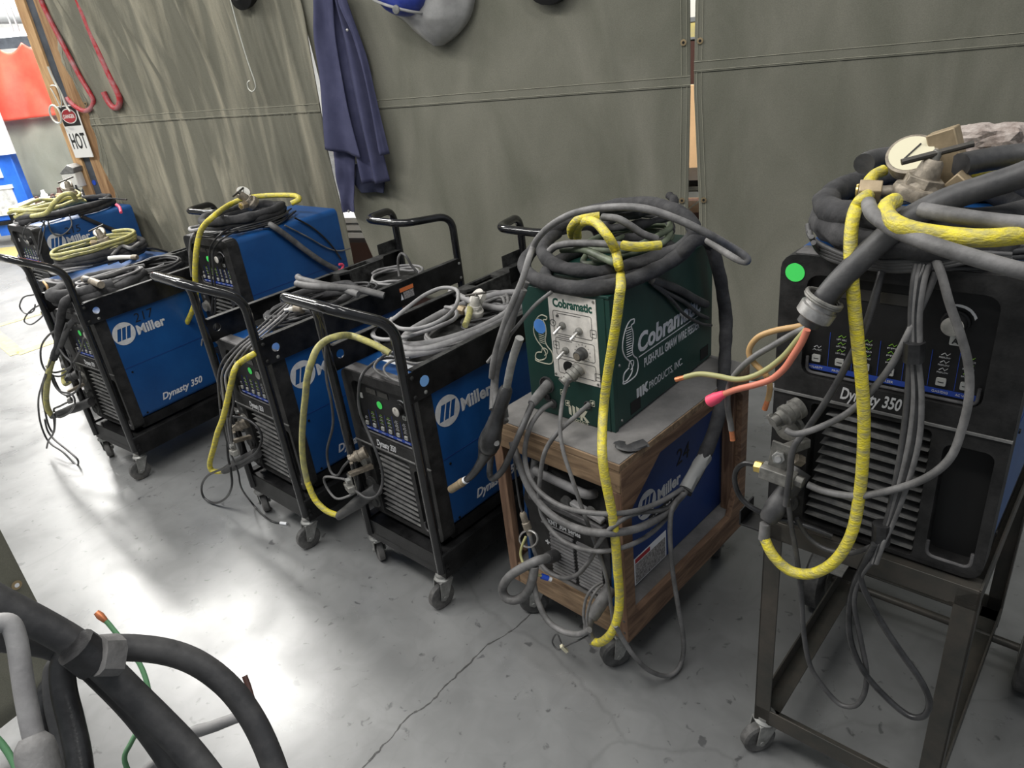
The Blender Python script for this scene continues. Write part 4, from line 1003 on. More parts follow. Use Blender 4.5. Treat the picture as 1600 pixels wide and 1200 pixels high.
# broken stone
o = thing('concrete_chunk', 'rough broken chunk of concrete lying on the coil of the right machine', 'stone'); bpy.data.objects.remove(o)
mb = MB(); cc = ony('G', 1528, 228, .30); v1_, u1_ = ax('G')[1], ax('G')[2]
bmesh.ops.create_icosphere(mb.bm, subdivisions=4, radius=1)
for v in mb.bm.verts:
    q = v.co.copy(); m_ = max(abs(q.x), abs(q.y), abs(q.z)); q = q*(.55+.45/m_); n_ = noise.noise(q*2.2)*.18+noise.noise(q*7)*.09
    q = q*(1+n_); v.co = cc+v1_*q.x*.075+u1_*q.y*.04+Vector((0, 0, 1))*(q.z*.034+q.x*.006)
tag(mb.build('concrete_chunk', 'stone_grey', ang=20), 'rough broken chunk of concrete lying on the coil of the right machine', 'stone')

# ---------------------------------------------------------------- cables
def cable(name, m, r, label, cat, seq, spec='d1', seg=10, n=6, group=None, lump=0., ends=None, flat=1., ang=60):
    P = catmull(pts(spec, seq), n)
    o = tubed(name, m, P, r, label, cat, group, seg, 1, lump=lump, flat=flat, seed=len(bpy.data.objects)) if False else None
    o = MB().tube(P, r, seg, lump=lump, flat=flat, seed=len(bpy.data.objects) % 50).build(name, m, ang=ang)
    tag(o, label, cat, group); o['_P0'] = tuple(P[0]); o['_P1'] = tuple(P[-1])
    return o, P
def sub(o, mb, name, m, **k):
    for v in mb.bm.verts: v.co -= o.location
    return mb.build(name, m, o, **k)
def end_piece(o, P, at, prof, name, m, seg=18, **k):
    """lathe at an end of a cable: at=0 start, -1 end"""
    a, b = (P[0], P[1]) if at == 0 else (P[-1], P[-2]); return sub(o, MB().lathe(a, (a-b), prof, seg), name, m, **k)
def ringpath(k, cx, cy, z, rx, ry, turns, rnd, rot=0., rise=0., start=0., n=14, zw=.004):
    P = []; N = int(turns*n)
    for i in range(N+1):
        a = start+2*PI*i/n; f1 = 1+rnd*noise.noise(Vector((i*.35, cx*9+z*3, k and ord(k[0]) or 0)))
        x, y = rx*f1*math.cos(a), ry*f1*math.sin(a); c, s = math.cos(rot), math.sin(rot)
        P.append(wp(k, cx+x*c-y*s, cy+x*s+y*c, z+rise*i/N+zw*noise.noise(Vector((i*.6, rx*50, 1)))))
    return P
def coil(k, cx, cy, z, rx, ry, r, turns, m, label, rnd=.25, rot=0., rise=.02, name='cable_coil', lump=0., seg=8, start=0., zw=.008, group=None):
    P = catmull(ringpath(k, cx, cy, z, rx, ry, turns, rnd, rot, rise, start, zw=zw), 3)
    o = MB().tube(P, r, seg, lump=lump, seed=len(bpy.data.objects) % 40).build(name, m, ang=70)
    return tag(o, label, 'cable coil' if 'coil' in name else 'cable', group)

# --- nearest cart (C)
coil('C', .0, .42, .775, .125, .27, .012, 2.1, 'cable_light', 'thick grey cable looped wide in the pan of the nearest cart', .10, rise=.02, start=1.2)
coil('C', .0, .45, .770, .09, .20, .006, 4, 'cable_grey', 'tangle of thinner grey leads in the middle of the nearest cart', .5, rise=.02, rot=.2)
coil('C', .03, .47, .765, .05, .08, .0045, 5, 'cable_grey_dark', 'small dark knot of wires under the regulator on the nearest cart', .6, rise=.03)
cable('torch_lead', 'cable_light', .0062, 'loose pale grey lead looping high over the regulator on the nearest cart', 'cable',
      [(600, 552, 'z.77'), (590, 535, 'z.79'), (583, 520, 'z.80'), (588, 510, 'z.81'), (604, 505, 'z.81'), (615, 498, 'z.83'), (640, 478, 'z.85'), (665, 460, 'z.86'), (690, 450, 'z.87'), (712, 452, 'z.87'), (716, 466, 'z.87'), (708, 484, 'z.87'), (690, 500, 'z.87'), (660, 512, 'z.86'), (630, 514, 'z.85'), (612, 506, 'z.83'), (612, 498, 'z.82')])
cable('torch_lead', 'cable_light', .0062, 'second pale grey lead bowing below the regulator on the nearest cart', 'cable',
      [(606, 500, 'z.80'), (588, 512, 'z.80'), (582, 524, 'z.80'), (596, 530, 'z.81'), (620, 529, 'z.82'), (650, 522, 'z.83'), (685, 510, 'z.84'), (708, 500, 'z.84'), (714, 490, 'z.84'), (708, 482, 'z.83'), (696, 480, 'z.82')])
cable('power_cable', 'cable_light', .0115, 'fat grey cable crossing the front of the pan on the nearest cart', 'cable',
      [(625, 538, 'z.79'), (650, 539, 'z.795'), (690, 532, 'z.80'), (730, 520, 'z.80'), (765, 505, 'z.80'), (790, 490, 'z.80'), (800, 478, 'z.80')])
cable('power_cable', 'cable_light', .0115, 'fat grey cable at the back of the pan by the pocketed rail', 'cable',
      [(704, 456, 'z.80'), (725, 466, 'z.80'), (750, 476, 'z.80'), (785, 482, 'z.80'), (805, 476, 'z.80')])
cable('control_cable', 'cable_grey', .004, 'pair of thin grey cords lying over the white label of the nearest machine', 'cable',
      [(655, 600, 'z.76'), (620, 594, 'z.76'), (595, 585, 'z.765'), (585, 572, 'z.77'), (600, 556, 'z.78'), (625, 548, 'z.79'), (660, 547, 'z.79'), (700, 540, 'z.79'), (740, 528, 'z.79'), (770, 512, 'z.79')])
cable('control_cable', 'cable_grey', .0038, 'thin cord running from the hose end along the nearest pan', 'cable',
      [(650, 605, 'z.76'), (612, 592, 'z.765'), (600, 575, 'z.77'), (620, 562, 'z.78'), (650, 568, 'z.78'), (690, 558, 'z.78'), (720, 552, 'z.78')])
regulator('small dust-grey regulator half sunk in the cables of the nearest cart', wp('C', .005, .44, .80), -.9, .85, .3, gauge_m='knob_grey', bm='knob_grey')
cable('gas_hose', 'hose_yellow_dusty', .010, 'short stub of dusty yellow hose among the cables of the nearest cart', 'hose', [(735, 478, 'z.82'), (733, 492, 'z.825'), (727, 508, 'z.82')])
o, P = cable('gas_hose', 'hose_yellow_dusty', .0100, 'yellow hose arching beside the nearest cart, dusty above and bright at its low bend', 'hose',
      [(609, 552, 'z.80'), (590, 541, 'z.82'), (565, 530, 'z.84'), (545, 524, 'z.85'), (525, 526, 'yC-.03'), (508, 533, 'yC-.04'), (495, 546, 'yC-.07'), (486, 568, 'yC-.09'), (480, 592, 'yC-.1'), (477, 622, 'yC-.1'), (474, 650, 'yC-.1'), (472, 690, 'yC-.1'), (474, 722, 'yC-.1'), (480, 752, 'yC-.1')])
o, P = cable('gas_hose', 'hose_yellow', .0102, 'bright lower bend of yellow hose entering a black sleeve at the nearest machine', 'hose',
      [(480, 752, 'yC-.1'), (492, 780, 'yC-.1'), (510, 798, 'yC-.09'), (530, 806, 'yC-.07')])
sub(o, MB().lathe(P[-1], ony('C', 590, 764, .01)-P[-1], [(-.006, .013), (0, .0145), (.05, .017), (.09, .021), ((ony('C', 590, 764, .01)-P[-1]).length, .020)], 16), 'strain_sleeve', 'cable_grey_dark')
o, P = cable('control_cable', 'cable_grey_dark', .0045, 'dark cord looping down the front of the nearest machine', 'cable',
      [(640, 560, 'z.78'), (600, 560, 'z.77'), (578, 572, 'z.76'), (564, 590, 'yC.0'), (560, 620, 'yC-.01'), (563, 645, 'yC-.02'), (575, 675, 'yC-.02'), (588, 706, 'yC-.03'), (597, 735, 'yC-.03'), (597, 758, 'yC-.04'), (588, 775, 'yC-.06'), (573, 778, 'yC-.07'), (560, 770, 'yC-.07'), (553, 765, 'yC-.06')])
cable('control_cable', 'cable_grey_dark', .004, 'thin cord dropping from the hose to the brass plug of the nearest machine', 'cable',
      [(508, 540, 'yC-.02'), (510, 590, 'yC-.05'), (518, 630, 'yC-.06'), (520, 665, 'yC-.06'), (511, 705, 'yC-.06'), (516, 735, 'yC-.07'), (527, 743, 'yC-.07'), (536, 730, 'yC-.07'), (545, 720, 'yC-.06')])
cable('control_cable', 'cable_grey', .004, 'thin grey loop hanging under the brass plug of the nearest machine', 'cable',
      [(548, 752, 'yC-.06'), (530, 747, 'yC-.07'), (507, 746, 'yC-.08'), (512, 764, 'yC-.08'), (526, 779, 'yC-.08'), (545, 775, 'yC-.06'), (556, 768, 'yC-.05')])
def plug(k, px, py, y0, label, dirv=(-.55, -.75, -.28), s=1., m='brass_dirty', end=(-.06)):
    p = ony(k, px, py, y0); o_, a, b = ax(k); d = (a*dirv[0]+b*dirv[1]+Vector((0, 0, dirv[2]))).normalized()
    t = thing('cable_connector', label, 'connector', p)
    MB().lathe((0, 0, 0), d, [(0, .019*s), (.012*s, .019*s), (.013*s, .0165*s), (.022*s, .0165*s), (.024*s, .0185*s), (.034*s, .0185*s), (.036*s, .014*s), (.046*s, .013*s)], 20).build('shell', m, t)
    MB().lathe(d*.046*s, d, [(0, .010*s), (.012*s, .010*s)], 14).build('bushing', m, t)
    sd = d.orthogonal().normalized(); MB().bar(d*.055*s-sd*.016*s, d*.055*s+sd*.016*s, .010*s, .007*s).build('cord_clamp', m, t, bevel=.001)
    return t
plug('C', 572, 706, .0, 'round dusty plug screwed into the nearest machine')
def adapter(k, pts_, label, s=1., hose='copper'):
    a, b = pts_; t = thing('torch_adapter', label, 'connector', a); e = b-a; L_ = e.length; d = e.normalized()
    MB().bar((0, 0, 0), e, .020*s, .016*s).build('lug_bar', 'brass_dirty', t, bevel=.002)
    MB().bar(e+Vector((0, 0, .0)), e+Vector((0, 0, -.045*s)), .03*s, .005*s, up=d).build('lug_plate', 'steel_dirty', t, bevel=.001)
    MB().cyl(e+Vector((0, 0, -.02*s)), e+Vector((0, 0, -.02*s))+d*.014, .011*s, seg=6).build('hex_nut', 'zinc', t, bevel=.001)
    side_ = d.cross(Vector((0, 0, 1))).normalized(); c = e+Vector((0, 0, -.045*s))
    MB().bar(c-side_*.03*s+d*.01, c+side_*.035*s-Vector((0, 0, .014*s)), .026*s, .024*s).build('body_block', 'steel_dirty', t, bevel=.003)
    MB().cyl(c+side_*.035*s-Vector((0, 0, .014*s)), c+side_*.06*s-Vector((0, 0, .02*s)), .008*s, seg=6).build('fitting', 'brass_dirty', t)
    return t
adapter('C', (ony('C', 582, 728, .02), ony('C', 545, 742, -.06)), 'brass and steel gas adapter clamped on the nearest machine', .9)

# --- middle cart (B)
for k, (off, lb, m) in enumerate(((0, 'leftmost', 'cable_grey_dark'), (7, 'second', 'cable_grey'), (14, 'third', 'cable_light'), (22, 'rightmost', 'cable_grey_dark'))):
    cable('control_cable', m, .0042, lb+' of four thin cords fanning over the front edge of the middle machine', 'cable',
      [(455+off*.6, 470-off*.2, 'z.82'), (430+off, 490, 'z.80'), (396+off, 520, 'z.79'), (366+off, 545, 'yB.02'), (348+off*.9, 565+off*.4, 'yB-.01'), (341+off*.8, 590, 'yB-.03'), (343+off, 625, 'yB-.04'), (347+off*.6, 660, 'yB-.05'), (358+off*.3, 700, 'yB-.05')], group='four cords over the middle machine')
coil('B', -.03, .36, .77, .11, .17, .016, 1.6, 'sleeve_black', 'dark cloth-sleeved lead coiled in the middle cart pan', .2, lump=.3, rise=.03, seg=12)
coil('B', -.02, .38, .765, .10, .22, .005, 4.2, 'cable_grey_dark', 'thin dark leads wound around the pan of the middle cart', .3, rise=.03)
cable('power_cable', 'cable_grey', .0125, 'upper of two thick grey cables doubled back over the middle cart', 'cable', [(560, 460, 'z.84'), (530, 450, 'z.86'), (500, 444, 'z.88'), (472, 437, 'z.89'), (466, 433, 'z.885')])
cable('power_cable', 'cable_grey', .0125, 'lower of two thick grey cables doubled back over the middle cart', 'cable', [(600, 462, 'z.82'), (560, 452, 'z.85'), (520, 449, 'z.87'), (485, 447, 'z.88'), (464, 443, 'z.875')])
o, P = cable('tig_torch', 'knob_grey', .010, 'pale torch body lying across the middle cart pan behind the handle', 'torch', [(453, 484, 'z.82'), (475, 481, 'z.825'), (515, 484, 'z.825')])
sub(o, MB().lathe(P[3], P[-1]-P[0], [(0, .017), (.03, .017), (.032, .012)], 18), 'collar', 'brass_dirty'); end_piece(o, P, 0, [(0, .007), (.018, .007)], 'stem', 'steel')
coil('B', .0, .72, .77, .10, .10, .005, 2.6, 'cable_light', 'small pale coil at the rear of the middle cart pan', .15)
cable('control_cable', 'cable_grey', .005, 'thin grey cord standing up in a hoop at the back of the middle cart', 'cable', [(624, 432, 'z.78'), (622, 415, 'z.82'), (623, 401, 'z.86'), (628, 396, 'z.87'), (635, 401, 'z.86'), (643, 415, 'z.82'), (652, 425, 'z.79')])
o, P = cable('gas_hose', 'hose_yellow', .0102, 'yellow hose looping out in front of the middle machine and back into it', 'hose',
      [(403, 550, 'z.77'), (390, 557, 'z.77'), (376, 566, 'yB.0'), (367, 577, 'yB-.03'), (361, 600, 'yB-.04'), (355, 628, 'yB-.05'), (348, 655, 'yB-.06'), (340, 676, 'yB-.07'), (334, 700, 'yB-.07'), (328, 722, 'yB-.07'), (330, 734, 'yB-.07'), (340, 737, 'yB-.06'), (351, 735, 'yB-.05')])
e = ony('B', 402, 708, .01)
sub(o, MB().lathe(P[-1], e-P[-1], [(-.006, .013), (0, .0145), (.04, .017), (.08, .021), ((e-P[-1]).length, .020)], 16), 'strain_sleeve', 'cable_grey_dark')
cable('control_cable', 'cable_black', .0045, 'black cord circling low in front of the middle machine', 'cable',
      [(347, 640, 'yB-.05'), (352, 650, 'yB-.05'), (380, 653, 'yB-.03'), (400, 665, 'yB-.02'), (409, 683, 'yB-.02'), (402, 705, 'yB-.04'), (380, 720, 'yB-.06'), (352, 731, 'yB-.08'), (325, 743, 'yB-.09'), (315, 760, 'yB-.09'), (319, 778, 'yB-.09'), (336, 786, 'yB-.08'), (353, 778, 'yB-.07'), (362, 760, 'yB-.07'), (361, 738, 'yB-.06'), (356, 712, 'yB-.06'), (355, 688, 'yB-.05')])
o, P = cable('control_cable', 'cable_black', .0035, 'thin black cord with a small white plug ending on the floor by the middle cart', 'cable',
      [(345, 640, 'yB-.05'), (352, 680, 'yB-.05'), (362, 712, 'yB-.06'), (372, 738, 'yB-.07'), (377, 762, 'yB-.07'), (392, 784, 'z.03'), (408, 802, 'z.006'), (424, 814, 'z.006'), (438, 817, 'z.006')])
end_piece(o, P, -1, [(0, .006), (.03, .006)], 'plug', 'paper_white', 8)
plug('B', 386, 660, .0, 'round dusty plug screwed into the middle machine')
adapter('B', (ony('B', 392, 682, .02), ony('B', 363, 690, -.05)), 'dusty gas adapter clamped on the middle machine', .85)

# --- tall plain machine (D)
coil('D', -.02, .22, .98, .14, .17, .019, 2.2, 'sleeve_black', 'thick black cloth-sleeved lead coiled on the plain-sided machine', .18, lump=.35, rise=.04, seg=12)
coil('D', -.0, .20, .967, .165, .19, .0045, 4.4, 'cable_black', 'thin black leads wound around the coil on the plain-sided machine', .12, rise=.025)
coil('D', -.11, .10, .972, .06, .09, .008, 1.3, 'cable_light', 'pale hose loop at the front corner of the plain-sided machine', .1)
regulator('regulator tipped on its side on the plain-sided machine', wp('D', -.02, .28, 1.04), .9, .95, -.8, gauge_m='dial_white')
o, P = cable('gas_hose', 'hose_yellow', .0115, 'long bright yellow hose hanging from the plain-sided machine over its front', 'hose',
      [(455, 318, 'z1.03'), (467, 312, 'z1.04'), (464, 307, 'z1.05'), (450, 305, 'z1.05'), (412, 306, 'z1.05'), (380, 311, 'z1.05'), (355, 322, 'z1.04'), (335, 337, 'yD.0'), (320, 351, 'yD-.02'), (312, 366, 'yD-.03'), (307, 392, 'yD-.05'), (305, 425, 'yD-.06'), (306, 452, 'yD-.06'), (305, 472, 'yD-.07'), (297, 494, 'yD-.08'), (287, 514, 'yD-.09'), (281, 530, 'yD-.09'), (284, 538, 'yD-.09'), (297, 539, 'yD-.07')])
for k, s_ in enumerate(([(455, 326), (425, 345), (378, 350), (346, 365), (328, 390)], [(462, 330), (430, 352), (385, 357), (352, 370), (333, 392)])):
    cable('control_cable', 'cable_black', .004, ('upper', 'lower')[k]+' of two black cords falling over the display of the plain-sided machine', 'cable',
      [(x, y, 'z.97') for x, y in s_[:3]]+[(x, y, 'yD-.01') for x, y in s_[3:]]+[(329+k*5, 425, 'yD-.03'), (333+k*4, 455, 'yD-.03'), (330+k*6, 490, 'yD-.03')])
cable('control_cable', 'cable_grey', .0055, 'grey cord hugging the left edge of the plain-sided machine front', 'cable', [(320, 345, 'z.97'), (312, 358, 'z.96'), (301, 368, 'yD-.01'), (297, 385, 'yD-.02'), (297, 410, 'yD-.03'), (300, 432, 'yD-.03')])
o, P = cable('power_cable', 'cable_grey', .0125, 'thick grey power cable slanting down the side of the plain-sided machine', 'cable', [(415, 348, 'z.965'), (426, 353, 'xD.19'), (450, 370, 'xD.195'), (480, 393, 'xD.20'), (505, 410, 'xD.205'), (526, 421, 'xD.21')])
sub(o, MB().tube(catmull(pts('xD.215', [(526, 421), (533, 422), (536, 414), (530, 413)]), 4), .006, 8), 'tape', 'pink')
sub(o, MB().tube(catmull(pts('xD.215', [(532, 423), (529, 434), (531, 444), (537, 446), (542, 436), (534, 424)]), 4), .0035, 8), 'wire', 'red_orange_wire')
cable('control_cable', 'cable_grey', .0035, 'thin grey cord along the side of the plain-sided machine', 'cable', [(445, 352, 'xD.185'), (480, 370, 'xD.185'), (510, 387, 'xD.185'), (530, 392, 'xD.185'), (547, 388, 'xD.19')])
cable('control_cable', 'cable_black', .004, 'thin black cord across the rear side of the plain-sided machine', 'cable', [(460, 340, 'xD.18'), (490, 357, 'xD.185'), (515, 380, 'xD.185'), (533, 405, 'xD.185')])
plug('D', 312, 470, .0, 'dusty plug in the front of the plain-sided machine', s=.95, dirv=(-.35, -.9, .1))
cable('control_cable', 'cable_light', .0035, 'thin pale loop below the yellow bend of the plain-sided machine', 'cable', [(293, 490, 'yD-.07'), (287, 520, 'yD-.08'), (291, 545, 'yD-.08'), (303, 552, 'yD-.07'), (313, 545, 'yD-.06'), (316, 530, 'yD-.05')])

# --- leftmost cart (A)
coil('A', .01, .17, .79, .125, .17, .026, 2.0, 'sleeve_black', 'thick black sleeved lead coiled at the front of the leftmost cart', .15, lump=.35, rise=.05, seg=12)
coil('A', .02, .22, .83, .08, .12, .005, 3.2, 'cable_light', 'pale thin leads nested inside the black coil of the leftmost cart', .5, rise=.02)
coil('A', -.08, .46, .79, .11, .12, .0055, 5, 'cable_grey_dark', 'dark wires wound in the pan behind the black coil of the leftmost cart', .2, rise=.03)
o, P = cable('tig_torch', 'dial_white', .010, 'pale torch handle lying behind the coils of the leftmost cart', 'torch', [(170, 404, 'z.86'), (190, 402, 'z.86'), (207, 402, 'z.86')]); end_piece(o, P, -1, [(0, .012), (.02, .013), (.03, .010)], 'collar', 'brass_dirty')
o, P = cable('tig_torch', 'brass_dirty', .015, 'stubby ribbed connector lying in front of the pale leads on the leftmost cart', 'connector', [(132, 436, 'z.87'), (145, 440, 'z.87'), (158, 445, 'z.87')])
cable('power_cable', 'cable_grey', .009, 'grey cable running straight over the coils of the leftmost cart', 'cable', [(130, 438, 'z.88'), (165, 432, 'z.87'), (200, 420, 'z.85'), (225, 415, 'z.84')])
cable('torch_lead', 'sleeve_black', .016, 'black sleeved lead dropping over the front of the number 217 machine', 'cable',
      [(120, 462, 'z.83'), (103, 470, 'yA-.03'), (96, 490, 'yA-.05'), (93, 515, 'yA-.06'), (90, 540, 'yA-.07'), (84, 560, 'yA-.08')], lump=.3, seg=12)
cable('torch_lead', 'cable_grey_dark', .012, 'smooth dark cable curving down left of the green dot of number 217', 'cable', [(116, 500, 'yA-.03'), (106, 512, 'yA-.05'), (99, 530, 'yA-.06'), (92, 545, 'yA-.07'), (85, 556, 'yA-.08')])
o, P = cable('gas_hose', 'hose_yellow_dusty', .0125, 'dusty yellow hose hanging in front of the number 217 machine', 'hose', [(84, 556, 'yA-.08'), (78, 575, 'yA-.09'), (74, 598, 'yA-.1'), (72, 622, 'yA-.1'), (75, 640, 'yA-.1'), (82, 650, 'yA-.09')])
e = ony('A', 143, 628, .01)
sub(o, MB().lathe(P[-1], e-P[-1], [(-.006, .013), (0, .0145), (.08, .017), (.14, .021), ((e-P[-1]).length, .020)], 16), 'strain_sleeve', 'cable_grey_dark')
for k, (s_, lb) in enumerate((
    ([(98, 512), (78, 522), (65, 540), (64, 562), (72, 580), (90, 588), (105, 582), (116, 565), (127, 545), (131, 528)], 'round thin loop reaching left of the yellow hose at number 217'),
    ([(104, 505), (85, 560), (80, 585), (88, 606), (104, 618), (118, 612), (126, 598), (124, 580)], 'thin loop hanging in the middle of the front of number 217'),
    ([(90, 540), (100, 555), (112, 568), (106, 576), (84, 582), (72, 572)], 'short grey cord knotted on the yellow hose of number 217'),
    ([(82, 585), (88, 600), (96, 612), (112, 616), (117, 630), (108, 645), (92, 652), (84, 640), (95, 634), (112, 625)], 'lowest small loop wrapped around the black sleeve of number 217'),
    ([(80, 560), (66, 600), (60, 625), (62, 655), (70, 680), (80, 694), (98, 706), (112, 720), (121, 727), (121, 718), (106, 704), (84, 686), (74, 672), (70, 655)], 'long black loop reaching down to the floor left of number 217'),
    ([(72, 585), (66, 612), (70, 640), (76, 665), (84, 676), (86, 655), (84, 645)], 'narrow black loop just above the floor-reaching loop of number 217'),
    ([(84, 652), (85, 668), (82, 680), (76, 688), (73, 700)], 'short black cord end dangling below the yellow hose of number 217'))):
    cable('control_cable', 'cable_black' if k > 2 else 'cable_grey_dark', .0042, lb, 'cable', s_, 'yA-%.3f' % (.05+.012*k))
plug('A', 122, 584, .0, 'dark plug in the front of the number 217 machine', m='cable_grey_dark'); adapter('A', (ony('A', 132, 600, .02), ony('A', 106, 612, -.05)), 'grey gas adapter on the front of the number 217 machine', .8)
cable('gas_hose', 'hose_yellow_dusty', .010, 'short yellow hose bend seen between the cords of number 217', 'hose', [(100, 578, 'yA.0'), (99, 592, 'yA-.01'), (102, 600, 'yA-.02'), (109, 596, 'yA-.01')])

# --- buried machine (F) and farthest machine (E)
coil('F', -.03, .30, .74, .155, .22, .018, 3.0, 'sleeve_black', 'black sleeved coil on the low machine between numbers 215 and 217', .12, lump=.25, rise=.05, seg=12)
coil('F', -.03, .28, .80, .145, .21, .009, 2.4, 'hose_yellow_dusty', 'yellow-green hose wound on top of the black coil of the low machine', .12, rise=.04, name='hose_coil')
coil('F', -.05, .24, .735, .16, .20, .006, 2.3, 'cable_light', 'pale cable ring around the coil of the low machine', .12)
regulator('small white-faced regulator inside the coil of the low machine', wp('F', -.03, .34, .82), .4, .9, -.2, gauge_m='dial_white')
cable('power_cable', 'cable_grey', .010, 'grey cable with bare ends at the rear of the low machine', 'cable', [(175, 400, 'z.78'), (190, 385, 'z.80'), (205, 388, 'z.79'), (217, 380, 'z.79')])
cable('power_cable', 'cable_black', .006, 'black cable trailing behind the low machine toward the wooden beam', 'cable', [(190, 395, 'z.76'), (210, 388, 'z.76'), (238, 388, 'z.74'), (262, 394, 'z.70')])
coil('E', -.0, .27, .928, .16, .25, .016, 2.6, 'sleeve_black', 'black sleeved coil on top of the number 215 machine', .2, lump=.3, rise=.04, seg=12)
coil('E', -.04, .20, .965, .13, .18, .010, 3.3, 'hose_yellow_dusty', 'pale yellow hose loops heaped on the number 215 machine', .3, rise=.04, name='hose_coil', zw=.03)
coil('E', -.03, .12, .925, .12, .12, .007, 1.6, 'cable_light', 'pale cable ring overhanging the front of the number 215 machine', .2)
cable('gas_hose', 'hose_yellow_dusty', .012, 'pale yellow hose leaning up over the coil of the number 215 machine', 'hose', [(50, 338, 'z.97'), (72, 333, 'z1.0'), (84, 318, 'z1.05'), (98, 305, 'z1.08'), (112, 303, 'z1.08'), (118, 312, 'z1.04')])
regulator('regulator with a pale gauge standing on the number 215 machine', wp('E', -.04, .34, 1.01), .3, 1., .0, gauge_m='dial_white')
o, P = cable('power_cable', 'cable_black', .011, 'black cable slanting down the side of the number 215 machine', 'cable', [(127, 338, 'xE.18'), (150, 348, 'xE.185'), (180, 360, 'xE.19'), (205, 368, 'xE.20'), (220, 375, 'xE.22')])
for k, s_ in enumerate(([(62, 345), (70, 352), (65, 380), (60, 410)], [(48, 348), (38, 358), (36, 372), (44, 382)], [(70, 345), (62, 365), (60, 385), (59, 400)])):
    cable('control_cable', 'cable_grey_dark', .0035, ('thin cord down the near edge of the number 215 front', 'thin cord curling over the left of the number 215 front', 'second thin cord down the near edge of the number 215 front')[k], 'cable', s_, 'yE-.02' if k else 'xE.182')
cable('control_cable', 'cable_grey', .0035, 'thin loop hanging across the number 215 writing', 'cable', [(75, 345), (80, 362), (92, 368), (105, 362), (112, 350), (108, 335)], 'xE.183')
cable('stripped_wire', 'pink', .008, 'pink taped wire ends sticking up at the rear of the number 215 machine', 'wire', [(182, 320, 'z.95'), (187, 324, 'z.95'), (189, 332, 'z.93')])
cable('control_cable', 'cable_black', .004, 'thin black cord sticking out behind the number 215 machine', 'cable', [(155, 311, 'z.98'), (175, 310, 'z.98'), (198, 312, 'z.98')])
for k, s_ in enumerate(([(66, 458), (50, 461), (40, 463), (34, 468), (31, 480), (40, 490), (52, 486), (55, 476)], [(64, 476), (52, 482), (42, 492), (38, 502), (48, 507), (60, 500), (70, 490)])):
    cable('control_cable', 'cable_grey_dark', .004, ('upper', 'lower')[k]+' thin loop sticking out left of the leftmost cart post', 'cable', s_, 'yA.28')
cable('stripped_wire', 'tan_wire', .006, 'bare tan wire ends seen between the two posts of the leftmost cart', 'wire', [(68, 440, 'yF-.02'), (74, 448, 'yF-.03'), (76, 458, 'yF-.03')])

# --- crate and wire feeder
def Z(L): return [(740+x/3.636, 280+y/3.636, 'z%.3f' % zz) for x, y, zz in L]
o, P = cable('torch_lead', 'sleeve_black', .0175, 'fat black sleeved welding lead coiled on the wire feeder and dropping down its side', 'cable',
      Z([(470, 300, 1.10), (400, 370, 1.09), (400, 430, 1.08), (470, 490, 1.07), (600, 520, 1.065), (760, 525, 1.065), (920, 480, 1.07), (1060, 440, 1.08), (1180, 390, 1.10), (1250, 320, 1.13), (1230, 240, 1.16), (1120, 170, 1.18), (980, 140, 1.18), (820, 150, 1.17), (660, 190, 1.15), (520, 250, 1.12), (410, 320, 1.10), (340, 400, 1.08), (290, 470, 1.065), (310, 540, 1.055), (420, 590, 1.05), (600, 620, 1.05), (780, 610, 1.055), (930, 560, 1.06), (1060, 500, 1.07), (1170, 430, 1.09), (1240, 360, 1.12), (1300, 330, 1.11)])
      +[(1108, 378, 'xKb.155'), (1118, 405, 'xKb.17'), (1128, 450, 'xKb.175'), (1134, 500, 'xKb.175'), (1133, 550, 'xKb.20'), (1131, 595, 'xKb.235'), (1126, 635, 'xKb.255'), (1112, 685, 'xKb.26'), (1096, 720, 'xKb.26'), (1080, 752, 'xKb.258'), (1070, 770, 'xKb.255')], seg=14, lump=.16)
sub(o, MB().tube(catmull(pts('xKb.262', [(1102, 712), (1092, 728), (1080, 748), (1072, 764)]), 4), .0185, 12, lump=.2), 'tape_wrap', 'tape_grey')
coil('Kb', .0, .20, 1.048, .13, .20, .0165, 1.2, 'sleeve_black', 'lowest black sleeved turn resting directly on the wire feeder top', .06, lump=.2, rise=.0, seg=12)
coil('Kb', -.0, .30, 1.05, .085, .15, .008, 3.2, 'cable_green_grey', 'grey-green cables heaped inside the black coil on the wire feeder', .5, rise=.04)
coil('Kb', -.02, .38, 1.085, .09, .085, .011, 2.2, 'sleeve_black', 'rumpled black sleeve bunched at the back of the wire feeder', .4, lump=.5, rise=.07, seg=10)
cable('torch_lead', 'cable_green_grey', .009, 'grey-green cable crossing inside the feeder coil', 'cable', Z([(500, 400, 1.09), (620, 400, 1.10), (720, 440, 1.10), (790, 470, 1.10), (830, 480, 1.09)]))
cable('torch_lead', 'cable_grey', .009, 'grey cable with yellow ends lying across the feeder coil', 'cable', Z([(430, 410, 1.09), (470, 380, 1.105), (560, 365, 1.115), (700, 365, 1.12), (850, 375, 1.12), (1000, 375, 1.11)]))
cable('gas_hose', 'hose_yellow', .011, 'short yellow hose length lying right inside the feeder coil', 'hose', Z([(850, 375, 1.135), (930, 385, 1.135), (1060, 375, 1.13)]))
cable('torch_lead', 'cable_grey', .009, 'grey cable arching back from the yellow bend on the feeder', 'cable', Z([(735, 215, 1.17), (820, 225, 1.17), (900, 270, 1.15), (960, 310, 1.13), (1040, 340, 1.11)]))
cable('gas_hose', 'hose_yellow', .0115, 'yellow loop rising behind the other yellow bend on the feeder', 'hose', Z([(560, 320, 1.10), (555, 280, 1.13), (590, 235, 1.16), (650, 215, 1.17), (715, 210, 1.17)]))
